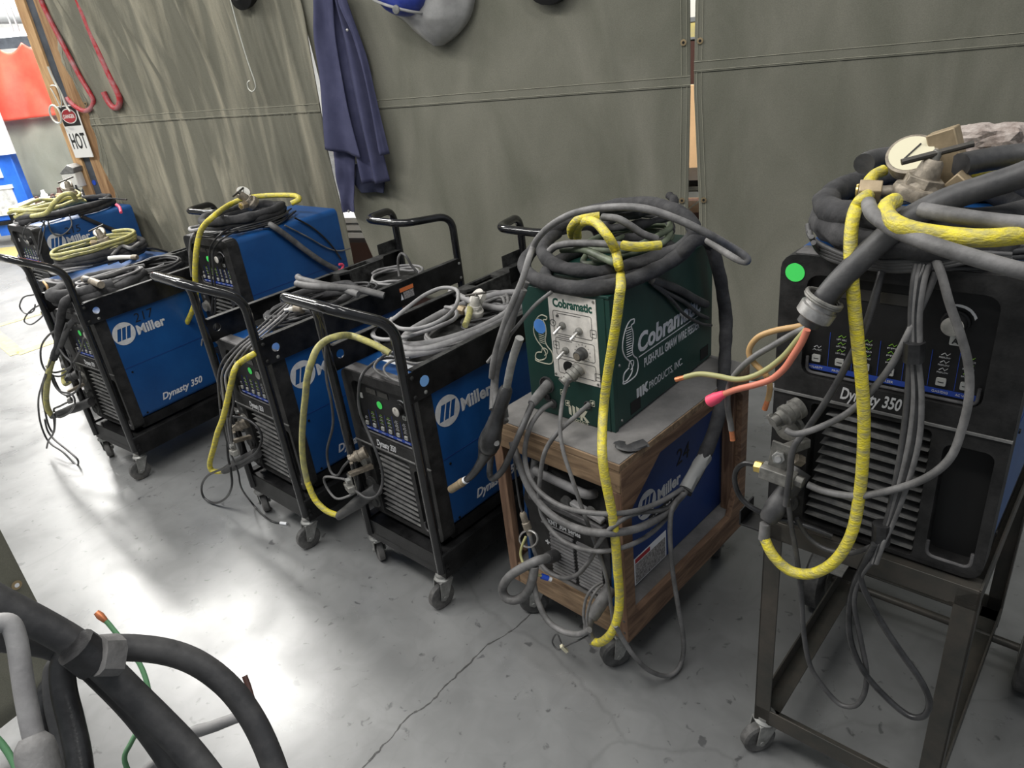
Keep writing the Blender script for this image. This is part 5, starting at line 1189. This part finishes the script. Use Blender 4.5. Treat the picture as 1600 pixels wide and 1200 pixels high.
o, P = cable('gas_hose', 'hose_yellow', .0112, 'long yellow hose hanging down the crate corner in front of the wire feeder', 'hose',
      Z([(590, 330, 1.10), (590, 280, 1.13), (630, 240, 1.16), (690, 245, 1.17), (745, 300, 1.16), (785, 360, 1.14), (810, 420, 1.11), (822, 480, 1.10)])
      +[(969, 425, 'z1.055'), (970, 446, 'yKb-.03'), (968, 462, 'yKb-.05'), (964, 495, 'yKb-.05'), (956, 545, 'yKb-.05'), (948, 595, 'yKb-.05'), (943, 640, 'yKb-.06'), (941, 675, 'yKb-.08'), (941, 710, 'yKb-.10'), (946, 750, 'yKb-.11'), (955, 795, 'yKb-.11'), (961, 840, 'yKb-.11'), (965, 890, 'yKb-.11'), (968, 935, 'yKb-.11'), (964, 968, 'yKb-.12'), (953, 992, 'yKb-.13'), (937, 1004, 'yKb-.13'), (924, 1001, 'yKb-.13')], seg=12)
o, P = cable('power_cable', 'cable_grey', .0125, 'grey cable tail joining the yellow hose end to the terminal inside the crate', 'cable', [(925, 1001, 'yKb-.13'), (919, 988, 'yKb-.13'), (920, 972, 'yKb-.12'), (926, 962, 'yKb-.11')])
e = ony('K', 955, 918, .02); sub(o, MB().lathe(P[-1], e-P[-1], [(-.006, .016), (.01, .018), (.05, .017), (.09, .019), ((e-P[-1]).length, .018)], 16), 'terminal_sleeve', 'cable_grey')
cable('power_cable', 'cable_grey', .0078, 'long grey cable arching over the feeder coil and out to the right', 'cable',
      [(768, 590, 'yKb-.10'), (772, 560, 'yKb-.10'), (785, 515, 'yKb-.09'), (800, 475, 'yKb-.08'), (815, 440, 'yKb-.06'), (826, 405, 'yKb-.03')]+Z([(335, 395, 1.12), (370, 330, 1.15), (450, 255, 1.19), (580, 190, 1.22), (760, 160, 1.24), (960, 165, 1.25), (1150, 225, 1.23), (1330, 310, 1.20), (1470, 390, 1.16), (1545, 440, 1.14), (1550, 468, 1.13), (1500, 455, 1.13), (1420, 410, 1.13), (1330, 350, 1.13)]), seg=12)
cable('power_cable', 'cable_grey', .0095, 'grey cable falling left of the wire feeder behind its twin', 'cable', [(822, 440, 'yKb-.03'), (806, 478, 'yKb-.05'), (795, 520, 'yKb-.06'), (780, 560, 'yKb-.07'), (772, 600, 'yKb-.07'), (770, 640, 'yKb-.07')])
cable('power_cable', 'cable_grey', .0095, 'grey cable falling left of the wire feeder in front of its twin', 'cable', [(818, 452, 'yKb-.06'), (798, 500, 'yKb-.08'), (782, 548, 'yKb-.09'), (774, 590, 'yKb-.09'), (775, 630, 'yKb-.09'), (790, 660, 'yKb-.09')])
cable('control_cable', 'cable_grey', .0045, 'straight thin grey cord slanting down left from the feeder plate', 'cable', [(862, 456, 'yKb-.03'), (835, 478, 'yKb-.05'), (800, 520, 'yKb-.07'), (762, 566, 'yKb-.08')])
for k, L_ in enumerate(([(1010, 585), (1090, 640), (1200, 700), (1270, 760), (1330, 790)], [(1020, 600), (1120, 680), (1200, 770), (1290, 820), (1350, 830)], [(1010, 570), (1150, 620), (1260, 680), (1320, 710)])):
    cable('torch_lead' if k == 2 else 'control_cable', 'cable_grey_dark', (.0055, .0042, .011)[k], ('middle', 'lowest', 'topmost and thickest')[k]+' of the dark cords crossing the green side lettering', 'cable', [(740+x/3.636, 280+y/3.636) for x, y in L_], 'xKb.14')
# MIG torch hanging at the left
t = thing('welding_torch', 'black welding torch with a copper nozzle hanging beside the crate', 'torch', ony('Kb', 770, 690, -.13)); O = t.location
q = [p-O for p in pts('yKb-.13', [(812, 528), (800, 565), (792, 605), (779, 645), (768, 680), (762, 700), (752, 722), (738, 742), (728, 750), (706, 764)])]
MB().tube(catmull(q[:3], 5), .010, 14).build('lead_sleeve', 'zinc', t, ang=60)
MB().tube(catmull(q[2:6], 5), [.016, .020, .021, .021, .021, .022, .0225, .024, .026, .028, .031, .033, .034, .033, .030, .026], 18, flat=.85).build('grip', 'cable_black', t, ang=60)
MB().tube(catmull(q[5:9], 5), [.026, .023, .020, .017, .014, .013, .012, .0115, .011, .0105, .010, .010, .0095, .009, .009, .009], 16).build('neck', 'cable_black', t, ang=60)
d = (q[9]-q[8]).normalized()
MB().lathe(q[8], d, [(-.004, .010), (0, .0105), (.004, .0105)], 18).build('insulator_ring', 'paper_white', t)
MB().lathe(q[8]+d*.004, d, [(0, .0105), (.016, .0105), (.017, .0125), (.026, .0125), (.027, .0115), ((q[9]-q[8]).length, .0115)], 22).build('nozzle', 'brass', t)
MB().lathe(q[4]+Vector((.010, -.022, -.01)), (.2, -1, 0), [(0, .008), (.006, .007)], 14).build('trigger_screw', 'steel', t)
MB().box(-.006, .006, -.004, .004, -.015, .015, Matrix.Translation(q[3]+Vector((.018, .0, .0)))).build('trigger', 'rubber_dark', t, bevel=.002)
# feeder front leads
o, P = cable('power_cable', 'cable_grey_dark', .0085, 'thick dark cable leaving the large hole of the feeder front', 'cable', [(833, 628, 'yKb-.07'), (815, 670, 'yKb-.10'), (800, 705, 'yKb-.12'), (785, 735, 'yKb-.12'), (770, 748, 'yKb-.11'), (765, 738, 'yKb-.1'), (768, 710, 'yKb-.08')])
e = ony('Kb', 858, 599, .0); sub(o, MB().lathe(P[0], e-P[0], [(-.008, .010), (0, .0125), (.04, .0135), ((e-P[0]).length, .0135)], 18), 'boot', 'cable_grey')
plug('Kb', 906, 575, -.005, 'grey round plug hanging from the cream plate of the feeder', (-.35, -.8, -.45), .95, 'steel_dirty')
cable('control_cable', 'cable_grey', .0052, 'grey cord from the feeder plug falling across the crate front', 'cable', [(890, 592, 'yKb-.06'), (880, 620, 'yKb-.07'), (875, 665, 'yKb-.08'), (880, 705, 'yKb-.09'), (893, 745, 'yKb-.10'), (908, 790, 'yKb-.10'), (922, 828, 'yKb-.10'), (936, 865, 'yKb-.10'), (948, 905, 'yKb-.10'), (956, 955, 'yKb-.10'), (958, 975, 'yKb-.10')])
cable('control_cable', 'cable_grey', .0065, 'grey cable leaving the low left hole of the feeder and sweeping under the crate top', 'cable', [(862, 630, 'yKb-.0'), (845, 642, 'yKb-.04'), (828, 668, 'yKb-.07'), (820, 705, 'yKb-.09'), (825, 738, 'yKb-.10'), (843, 768, 'yKb-.11'), (880, 792, 'yKb-.12'), (930, 802, 'yKb-.13'), (985, 800, 'xK.235'), (1030, 785, 'xK.24'), (1066, 764, 'xK.245')])
cable('control_cable', 'cable_grey', .006, 'grey cord from the low right hole of the feeder looping down the grille', 'cable', [(920, 632, 'yKb-.0'), (900, 650, 'yKb-.04'), (872, 675, 'yKb-.07'), (852, 705, 'yKb-.09'), (844, 745, 'yKb-.10'), (843, 785, 'yKb-.10'), (852, 815, 'yKb-.10'), (880, 845, 'yKb-.11'), (925, 861, 'yKb-.12'), (975, 855, 'xK.225'), (1015, 835, 'xK.235'), (1045, 805, 'xK.24'), (1065, 775, 'xK.245')])
cable('power_cable', 'cable_grey', .0098, 'thickest grey cable sagging across the crate front to the taped lead', 'cable', [(800, 690, 'yKb-.08'), (808, 715, 'yKb-.09'), (828, 765, 'yKb-.10'), (860, 803, 'yKb-.11'), (900, 825, 'yKb-.12'), (945, 833, 'yKb-.13'), (995, 826, 'xK.235'), (1035, 805, 'xK.24'), (1060, 780, 'xK.245'), (1070, 768, 'xK.245')], seg=12)
cable('control_cable', 'cable_grey', .006, 'grey cord swinging from the taped lead back up to the grille of the crated machine', 'cable', [(1066, 770, 'xK.25'), (1040, 795, 'xK.24'), (990, 803, 'xK.235'), (955, 825, 'yKb-.12'), (936, 848, 'yKb-.11'), (922, 875, 'yKb-.10'), (902, 898, 'yKb-.09'), (880, 903, 'yKb-.08'), (856, 893, 'yKb-.08'), (838, 868, 'yKb-.07'), (828, 835, 'yKb-.06')])
cable('control_cable', 'cable_grey', .0062, 'grey cord hanging in a long loop right of the crate down to the floor', 'cable', [(1068, 772, 'xK.255'), (1052, 790, 'xK.26'), (1047, 820, 'xK.265'), (1048, 860, 'xK.27'), (1052, 900, 'xK.28'), (1060, 950, 'xK.295'), (1068, 1000, 'xK.30'), (1066, 1030, 'xK.30'), (1055, 1050, 'xK.30'), (1038, 1056, 'xK.29'), (1012, 1046, 'xK.27'), (990, 1024, 'xK.25'), (974, 1000, 'xK.23'), (962, 978, 'xK.22')])
o, P = cable('power_cable', 'cable_grey', .0125, 'thick pale cable loop bulging left of the crate foot', 'cable', [(858, 872, 'yK-.03'), (840, 876, 'yK-.07'), (815, 888, 'yK-.10'), (795, 902, 'yK-.12'), (785, 920, 'yK-.12'), (792, 935, 'yK-.12'), (808, 937, 'yK-.11'), (824, 925, 'yK-.10'), (832, 905, 'yK-.09'), (835, 885, 'yK-.08')], seg=12)
e = ony('K', 868, 868, .02); sub(o, MB().lathe(P[2], e-P[2], [(0, .014), (.03, .018), ((e-P[2]).length, .018)], 14), 'terminal_sleeve', 'cable_grey_dark')
cable('power_cable', 'cable_grey', .0078, 'grey cable running low past the left crate caster', 'cable', [(833, 880, 'yK-.06'), (833, 905, 'yK-.08'), (841, 940, 'yK-.10'), (856, 970, 'yK-.11'), (880, 987, 'yK-.11'), (905, 991, 'yK-.11'), (921, 984, 'yK-.11')])
cable('control_cable', 'cable_grey', .0038, 'first of two thin cords strapped to the low terminal of the crate', 'cable', [(940, 910, 'yK-.03'), (925, 920, 'yK-.06'), (915, 938, 'yK-.08'), (912, 965, 'yK-.09'), (918, 990, 'yK-.10')], group='thin cords strapped to the low terminal')
cable('control_cable', 'cable_grey', .0038, 'second of two thin cords strapped to the low terminal of the crate, the outer one', 'cable', [(942, 913, 'yK-.03'), (930, 925, 'yK-.06'), (921, 945, 'yK-.08'), (917, 970, 'yK-.09'), (922, 995, 'yK-.10')], group='thin cords strapped to the low terminal')
o, P = cable('control_cable', 'cable_grey_dark', .0022, 'thin wires ending in a tiny yellow connector just above the floor', 'wire', [(920, 992, 'yK-.1'), (905, 1000, 'yK-.11'), (893, 1005, 'yK-.12'), (884, 1010, 'yK-.12'), (872, 1015, 'yK-.12'), (863, 1003, 'yK-.12'), (870, 990, 'yK-.12'), (877, 1005, 'yK-.12')])
q = ony('K', 882, 1013, -.12); sub(o, MB().bar(q+Vector((-.008, 0, .010)), q+Vector((.006, 0, -.012)), .010, .008), 'connector', 'dial_cream')
o, P = cable('ground_lead', 'olive_wire', .0038, 'thin olive wire with a blue tape end at the left of the crate front', 'wire', [(822, 838, 'yK-.04'), (815, 855, 'yK-.06'), (814, 870, 'yK-.07'), (822, 887, 'yK-.08'), (836, 896, 'yK-.08'), (846, 900, 'yK-.07')])
end_piece(o, P, -1, [(0, .0075), (.02, .0075)], 'tape', 'blue_tape'); sub(o, MB().cyl(P[-1]+(P[-1]-P[-2]).normalized()*.02, P[-1]+(P[-1]-P[-2]).normalized()*.03, .006), 'plug_tip', 'paper_white')
o, P = cable('control_cable', 'cable_grey_dark', .003, 'thin cord with a dusty inline plug hanging at the left crate post', 'cable', [(802, 700, 'yK-.03'), (806, 745, 'yK-.03'), (812, 786, 'yK-.03'), (816, 800, 'yK-.03')])
end_piece(o, P, -1, [(0, .006), (.006, .0095), (.03, .0095), (.032, .0115), (.052, .0115), (.055, .008), (.07, .008)], 'inline_plug', 'brass_dirty')
o = MB().tube(catmull([ony('K', 826+14*math.cos(a), 842+13*math.sin(a), -.035) for a in [2*PI*i/10 for i in range(10)]], 4, True), .003, 6, True).build('wire_ring', 'steel', ang=60); tag(o, 'steel wire ring tied at the left edge of the crate front', 'ring')
cable('power_cable', 'cable_light', .013, 'grey cable standing upright behind the left crate post', 'cable', [(838, 715, 'yK.05'), (834, 745, 'yK.05'), (828, 775, 'yK.05'), (826, 800, 'yK.05')])

# --- right machine (G)
o, P = cable('power_cable', 'cable_grey_dark', .0178, 'very thick dark power cable with stripped coloured wires crossing the right machine', 'cable',
      [(1680, 235, 'yG.04'), (1600, 272, 'yG.03'), (1540, 292, 'yG.02'), (1480, 312, 'yG.0'), (1420, 342, 'yG-.02'), (1370, 382, 'yG-.04'), (1330, 420, 'yG-.06'), (1300, 452, 'yG-.075'), (1278, 482, 'yG-.085'), (1262, 506, 'yG-.09')], seg=16)
def on_cable(px, py, y0, d, prof, name, m, par, seg=22):
    return sub(par, MB().lathe(ony('G', px, py, y0), d, prof, seg), name, m)
d = (P[-1]-P[-8]).normalized()
on_cable(1287, 470, -.082, d, [(0, .0195), (.003, .025), (.010, .025), (.012, .029), (.028, .029), (.031, .024), (.032, .018)], 'strain_nut', 'steel', o)
sd = d.orthogonal().normalized()
for k in (0, 1):
    q = ony('G', 1288-k*2, 466+k*3, -.082); sub(o, MB().tube([q+(sd*math.cos(a)+d.cross(sd)*math.sin(a))*.028 for a in [2*PI*i/20 for i in range(20)]], .0035, 8, True), 'clamp_ring', 'steel_dirty')
def wire(name, m, r, label, L, y0=-.10, tip='copper', tiplen=.02):
    o, P = cable(name, m, r, label, 'wire', [(1100+x/4, 500+y/4) for x, y in L], 'yG%.3f' % y0)
    if tip == 'copper': end_piece(o, P, -1, [(0, r*.85), (tiplen, r*.95)], 'bare_copper_end', 'copper', 10)
    if tip == 'pink': end_piece(o, P, -1, [(-.03, r*1.1), (-.01, r*1.9), (.006, r*2.0), (.01, r*1.2)], 'tape_cap', 'pink', 12)
wire('stripped_wire', 'tan_wire', .0050, 'tan wire curling round from the stripped power cable end', [(640, 30), (560, 45), (450, 65), (350, 100), (295, 155), (282, 210), (310, 265), (360, 315), (400, 365), (412, 420), (405, 475), (398, 500)])
wire('stripped_wire', 'cable_grey', .0052, 'grey wire hanging straight with a copper end left of the right machine', [(640, 50), (560, 85), (430, 160), (320, 225), (230, 300), (170, 380), (148, 460), (150, 560), (165, 640), (172, 690)], -.105)
wire('stripped_wire', 'olive_wire', .0050, 'yellow-green wire reaching far left from the stripped cable', [(640, 60), (580, 130), (500, 225), (400, 305), (300, 355), (200, 372), (80, 350), (-30, 338), (-120, 358)], -.115)
wire('stripped_wire', 'red_orange_wire', .0056, 'salmon red wire with a pink taped tip pointing left', [(645, 60), (610, 140), (560, 220), (500, 305), (420, 370), (320, 405), (200, 435), (110, 470), (50, 500)], -.12, 'pink')
o, P = cable('gas_hose', 'hose_yellow', .0100, 'bright yellow hose hanging in a big U over the front of the right machine', 'hose',
      [(1372, 300, 'z1.27'), (1352, 308, 'yG.02'), (1338, 324, 'yG.0'), (1331, 352, 'yG-.03'), (1329, 390, 'yG-.05'), (1331, 430, 'yG-.06'), (1335, 480, 'yG-.06'), (1341, 540, 'yG-.06'), (1347, 600, 'yG-.06'), (1350, 660, 'yG-.06'), (1348, 720, 'yG-.06'), (1342, 780, 'yG-.06'), (1330, 835, 'yG-.07'), (1305, 876, 'yG-.08'), (1270, 896, 'yG-.09'), (1235, 892, 'yG-.09'), (1208, 868, 'yG-.09'), (1194, 840, 'yG-.08')], seg=14)
sub(o, MB().lathe(P[-1], ony('G', 1196, 818, -.075)-P[-1], [(-.004, .0105), (.03, .0105)], 14), 'inner_tube', 'cable_grey')
e = ony('G', 1252, 735, .0); s0 = ony('G', 1197, 815, -.075)
sub(o, MB().lathe(s0, e-s0, [(0, .012), (.006, .017), (.03, .021), (.07, .019), ((e-s0).length, .020)], 18), 'strain_sleeve', 'cable_grey_dark')
o = coil('G', .0, .21, 1.225, .175, .215, .021, 2.1, 'sleeve_black', 'black cloth-sleeved lead heaped on top of the right machine', .15, lump=.35, rise=.06, seg=14)
coil('G', .04, .22, 1.21, .19, .22, .0048, 5.2, 'cable_grey_dark', 'thin dark leads ringing the heap on the right machine', .08, rise=.035)
for k, (s_, m, r, lb) in enumerate((
    ([(1357, 318, 'z1.31'), (1362, 332, 'z1.31'), (1378, 346, 'z1.305'), (1405, 362, 'z1.30'), (1440, 376, 'z1.295'), (1480, 390, 'z1.29'), (1540, 408, 'z1.28'), (1600, 424, 'z1.27'), (1680, 440, 'z1.26')], 'cable_grey', .0105, 'grey cable running right across the lip of the right machine'),
    ([(1440, 328, 'z1.32'), (1500, 338, 'z1.32'), (1550, 345, 'z1.315'), (1680, 358, 'z1.31')], 'cable_grey', .0105, 'grey cable passing behind the yellow strand on the right machine'),
    ([(1500, 258, 'z1.34'), (1540, 250, 'z1.34'), (1590, 243, 'z1.34'), (1680, 238, 'z1.34')], 'cable_grey_dark', .018, 'thick dark cable lying level in front of the concrete chunk'),
    ([(1350, 256, 'z1.33'), (1353, 254, 'z1.33'), (1362, 250, 'z1.33'), (1380, 246, 'z1.33'), (1410, 244, 'z1.33')], 'cable_grey_dark', .017, 'thick dark cable stub left of the gauge on the right machine'))):
    cable('power_cable', m, r, lb, 'cable', s_, seg=14)
cable('gas_hose', 'hose_yellow', .0118, 'yellow strand taped grey running right along the lip of the right machine', 'hose', [(1398, 314, 'z1.315'), (1386, 322, 'z1.315'), (1386, 336, 'z1.31'), (1402, 350, 'z1.31'), (1430, 360, 'z1.305'), (1480, 368, 'z1.30'), (1540, 372, 'z1.30'), (1600, 367, 'z1.30'), (1680, 360, 'z1.30')], seg=14)
cable('gas_hose', 'hose_yellow', .0095, 'short yellow and grey hose end left of the large gauge', 'hose', [(1382, 266, 'z1.325'), (1366, 274, 'z1.32'), (1357, 286, 'z1.315'), (1360, 296, 'z1.31')], seg=12)
cable('gas_hose', 'hose_yellow', .0118, 'yellow strand behind the brass block on the right machine', 'hose', [(1500, 276, 'z1.31'), (1540, 270, 'z1.31'), (1600, 274, 'z1.31'), (1660, 286, 'z1.31')], seg=14)
for k in range(4):
    cable('control_cable', 'cable_grey_dark', .0042, ('highest', 'second', 'third', 'lowest')[k]+' of four thin cords strung below the heap on the right machine front', 'cable',
      [(1262+k*3, 352+k*9, 'z1.25'), (1268+k*4, 372+k*7, 'yG.0'), (1300, 391+k*5, 'yG-.01'), (1340, 404+k*4, 'yG-.015'), (1400, 408+k*5, 'yG-.02'), (1460, 404+k*5, 'yG-.02'), (1520, 396+k*4, 'yG-.01'), (1580, 398+k*4, 'yG.01')])
o_, P_ = None, None
for k in range(4):
    cable('control_cable', ('cable_grey_dark', 'cable_grey', 'cable_black', 'cable_grey')[k], .0052, ('leftmost', 'second', 'third', 'rightmost')[k]+' of the bundled cords falling down the middle of the right machine', 'cable',
      [(1432+k*7, 412, 'yG-.02'), (1428+k*5, 440, 'yG-.035'), (1424+k*4, 490, 'yG-.045'), (1424+k*4, 540, 'yG-.05'), (1422+k*4, 560, 'yG-.05'), (1424+k*5-(k == 0)*6, 620, 'yG-.05'), (1414+k*7-(k == 0)*4, 690, 'yG-.05'), (1398+k*6, 760, 'yG-.05'), (1384+k*3, 820, 'yG-.05'), (1372+k*3, 845, 'yG-.06'), (1362+k*2, 880, 'yG-.07')], group='bundled cords on the right machine')
for (x, y), h, lb in (((1428, 549), 30, 'upper'), ((1377, 833), 30, 'lower')):
    p0, p1 = ony('G', x+1, y-h/2, -.052), ony('G', x-1, y+h/2, -.052)
    tag(MB().tube([p0, p1], .0145, 12, lump=.2, seed=4).build('tape_band', 'cable_black'), lb+' black tape band around the bundled cords of the right machine', 'tape')
cable('control_cable', 'cable_grey_dark', .005, 'black cord hanging in a long narrow loop left under the right machine', 'cable', [(1362, 878, 'yG-.07'), (1345, 900, 'yG-.07'), (1334, 940, 'yG-.07'), (1345, 1000, 'yG-.06'), (1354, 1050, 'yG-.06'), (1350, 1085, 'yG-.06'), (1335, 1103, 'yG-.06'), (1312, 1100, 'yG-.06'), (1288, 1075, 'yG-.06'), (1266, 1040, 'yG-.06'), (1256, 990, 'yG-.06'), (1252, 930, 'yG-.06'), (1245, 870, 'yG-.06'), (1236, 820, 'yG-.06'), (1232, 780, 'yG-.06')])
cable('control_cable', 'cable_black', .0058, 'black cord hanging in a teardrop loop right under the right machine', 'cable', [(1366, 850, 'yG-.07'), (1345, 890, 'yG-.07'), (1348, 915, 'yG-.07'), (1362, 945, 'yG-.07'), (1385, 985, 'yG-.07'), (1412, 1025, 'yG-.07'), (1438, 1062, 'yG-.07'), (1452, 1095, 'yG-.07'), (1444, 1118, 'yG-.07'), (1420, 1118, 'yG-.07'), (1385, 1090, 'yG-.07'), (1350, 1050, 'yG-.07'), (1330, 1005, 'yG-.07'), (1326, 960, 'yG-.07'), (1336, 910, 'yG-.07'), (1362, 860, 'yG-.07')])
cable('control_cable', 'cable_grey', .0064, 'grey cord arcing down the right of the front into the brass fitting', 'cable', [(1462, 405, 'yG-.02'), (1472, 432, 'yG-.035'), (1484, 475, 'yG-.045'), (1500, 520, 'yG-.05'), (1513, 570, 'yG-.05'), (1514, 620, 'yG-.05'), (1503, 670, 'yG-.05'), (1485, 715, 'yG-.06'), (1450, 745, 'yG-.06'), (1400, 764, 'yG-.06'), (1340, 775, 'yG-.06'), (1290, 768, 'yG-.06'), (1262, 757, 'yG-.06')])
cable('control_cable', 'cable_grey_dark', .0058, 'dark cord falling diagonally behind the yellow hose on the right machine', 'cable', [(1378, 425, 'yG-.02'), (1368, 460, 'yG-.035'), (1352, 510, 'yG-.04'), (1328, 560, 'yG-.04'), (1298, 615, 'yG-.045'), (1265, 665, 'yG-.06'), (1240, 700, 'yG-.08'), (1234, 740, 'yG-.08'), (1228, 790, 'yG-.08')])
cable('control_cable', 'cable_grey', .0055, 'pale cord crossing from the bundle to the round plug of the right machine', 'cable', [(1462, 425, 'yG-.02'), (1448, 460, 'yG-.03'), (1420, 520, 'yG-.05'), (1392, 572, 'yG-.05'), (1360, 612, 'yG-.05'), (1325, 645, 'yG-.06'), (1280, 668, 'yG-.08'), (1245, 678, 'yG-.10'), (1228, 672, 'yG-.10')])
cable('control_cable', 'cable_grey_dark', .0045, 'dark cord passing below the right machine to the rear', 'cable', [(1245, 810, 'yG-.05'), (1262, 838, 'yG-.04'), (1290, 858, 'yG-.04'), (1330, 864, 'yG-.05'), (1370, 850, 'yG-.06')])
plug('G', 1250, 636, -.005, 'large grey round plug in the front of the right machine', (-.45, -.85, -.25), 1.05, 'steel_dirty')
t = thing('torch_adapter', 'steel gas block with a brass nut bolted to the front of the right machine', 'connector', ony('G', 1225, 725, -.03)); O = t.location
gp = lambda x, y, d_: ony('G', x, y, d_)-O
MB().bar(gp(1262, 690, .0), gp(1222, 705, -.05), .018, .018).build('lug_bar', 'steel_dirty', t, bevel=.002)
MB().bar(gp(1222, 693, -.055), gp(1214, 732, -.055), .034, .005, up=ax('G')[2]).build('lug_plate', 'steel_dirty', t, bevel=.001)
MB().cyl(gp(1218, 713, -.058), gp(1216, 716, -.075), .012, seg=6).build('hex_nut', 'zinc', t, bevel=.001); MB().cyl(gp(1216, 716, -.075), gp(1215, 718, -.083), .006, seg=12).build('stud', 'steel', t)
MB().bar(gp(1190, 733, -.06), gp(1243, 752, -.06), .026, .026).build('body_block', 'steel_dirty', t, bevel=.002)
MB().cyl(gp(1192, 731, -.06), gp(1180, 728, -.06), .0115, seg=6).build('brass_nut', 'brass_bright', t, bevel=.001); MB().cyl(gp(1243, 750, -.06), gp(1255, 755, -.06), .011, seg=6).build('hex_fitting', 'steel_dirty', t, bevel=.001)
MB().cyl(gp(1252, 720, -.02), gp(1240, 716, -.035), .012, seg=6).build('brass_nut', 'brass_dirty', t, bevel=.001)
cable('control_cable', 'cable_black', .0052, 'glossy black hose curling left from the brass nut of the right machine', 'hose', [(1182, 727, 'yG-.06'), (1165, 724, 'yG-.06'), (1151, 734, 'yG-.06'), (1148, 752, 'yG-.06'), (1156, 775, 'yG-.06'), (1175, 793, 'yG-.06'), (1210, 808, 'yG-.05'), (1260, 822, 'yG-.04'), (1300, 838, 'yG-.03')])

# ---------------------------------------------------------------- near left corner: screen edge and hanging cable bundle
c0 = onz(116, 1050, .06); c1 = onz(0, 1137, .06); dr = (c1-c0).normalized(); nn = Vector((dr.y, -dr.x, 0))
mb = MB(); rows = []
for j in range(31):
    rows.append([mb.bm.verts.new(c0+dr*(1.6*i/30)+Vector((0, 0, 1.75*j/30))+nn*.012*noise.noise(Vector((i*.25, j*.12, 3)))) for i in range(31)])
for j in range(30):
    for i in range(30): mb.bm.faces.new((rows[j][i], rows[j][i+1], rows[j+1][i+1], rows[j+1][i]))
t = thing('welding_curtain', 'dark olive canvas corner with a brass eyelet at the lower left edge', 'curtain', c0)
for v in mb.bm.verts: v.co -= c0
o = mb.build('canvas_sheet', 'canvas_olive', t, ang=180); s = o.modifiers.new('s', 'SOLIDIFY'); s.thickness = .004
g0 = onpl(24, 913, c0, nn)-c0; gd = (EYE-c0-g0); gd = nn if nn.dot(gd) > 0 else -nn
MB().lathe(g0+gd*.004, gd, [(0, .006), (.003, .013), (.004, .013), (.005, .006)], 18).build('grommet', 'grommet_brass', t); MB().lathe(g0+gd*.004, gd, [(0, .006), (.0055, .006)], 14).build('grommet_eye', 'paper_white', t)
# cable bundle
root = thing('cable_bundle', 'bundle of thick black cables tied together, hanging close at the lower left', 'cable bundle', ond(150, 1020, .8)); O = root.location.copy()
def fg(name, m, px_r, L, d0=.8, par=root, d1=None):
    n_ = len(L); P = catmull([ond(x, y, d0+((d1 or d0)-d0)*i/(n_-1)) for i, (x, y) in enumerate(L)], 6)
    return MB().tube([p-O for p in P], px_r*d0/F, 14).build(name, m, par, ang=60)
fg('cable', 'cable_grey_dark', 20, [(-160, 855), (-60, 908), (0, 942), (64, 975), (120, 1008), (165, 1045), (207, 1086), (250, 1128), (292, 1172), (340, 1235), (390, 1320)], .80, d1=.86)
fg('cable', 'cable_grey_dark', 17.5, [(120, 1040), (150, 1022), (185, 1012), (253, 1017), (308, 1036), (358, 1074), (396, 1126), (424, 1187), (442, 1250), (455, 1340)], .83, d1=.9)
fg('cable', 'cable_grey_dark', 15, [(-120, 985), (-40, 995), (30, 1003), (80, 1012), (125, 1032), (165, 1068), (212, 1118), (258, 1180), (300, 1250), (330, 1330)], .84, d1=.92)
fg('cable', 'cable_black', 15, [(110, 1015), (98, 1040), (100, 1080), (112, 1130), (124, 1190), (135, 1300)], .86)
fg('cable', 'cable_black', 13, [(105, 1040), (88, 1060), (72, 1085), (65, 1120), (70, 1160), (80, 1210), (90, 1310)], .9)
fg('cable', 'cable_grey_dark', 11, [(95, 1030), (82, 1050), (84, 1100), (95, 1150), (100, 1210), (105, 1310)], .88)
fg('pale_cable', 'cable_light', 12, [(-30, 985), (-8, 975), (15, 975), (26, 1000), (33, 1045), (40, 1090), (50, 1140), (58, 1170)], .72)
s0 = ond(50, 1150, .72)-O; e0 = ond(72, 1240, .72)-O
MB().lathe(s0, e0-s0, [(0, .009), (.006, .0135), (.012, .0145), (.2, .017)], 16).build('cable_sleeve', 'cable_grey', root)
MB().tube([ond(118, 1010, .8)-O, ond(150, 1032, .81)-O], .0195, 14, lump=.2, seed=2).build('tie_strap', 'cable_black', root)
MB().tube([ond(150, 1025, .80)-O, ond(180, 1024, .81)-O], .0185, 14, lump=.3, seed=5).build('tape_wrap', 'cable_grey', root)
o, P = cable('stripped_wire', 'green_wire', .0028, 'thin green wire with a copper tip looping near the hanging bundle', 'wire', [(220, 1240), (195, 1190), (205, 1160), (228, 1118), (233, 1085), (222, 1045), (200, 1010), (184, 992), (170, 975), (165, 970)], 'd0.95')
end_piece(o, P, -1, [(0, .003), (.008, .0042), (.014, .003)], 'bare_copper_end', 'copper')
cable('stripped_wire', 'green_wire', .003, 'short green wire at the very lower left corner', 'wire', [(-20, 1140), (5, 1165), (25, 1200), (40, 1250)], 'd0.85')
o, P = cable('control_cable', 'cable_light', .0058, 'stiff grey cord end pointing up right behind the hanging bundle', 'cable', [(200, 1230), (240, 1195), (262, 1180), (290, 1150), (330, 1136), (385, 1116)], 'd0.95', lump=.3); end_piece(o, P, -1, [(0, .0065), (.012, .004)], 'frayed_tip', 'canvas_far')
o, P = cable('stripped_wire', 'brown_metal', .0032, 'short brown wire stub poking up beside the curved black cable', 'wire', [(394, 1092), (388, 1072), (382, 1056)], 'd0.93')
for o in bpy.data.objects:
    for k in ('_P0', '_P1'):
        if k in o: del o[k]
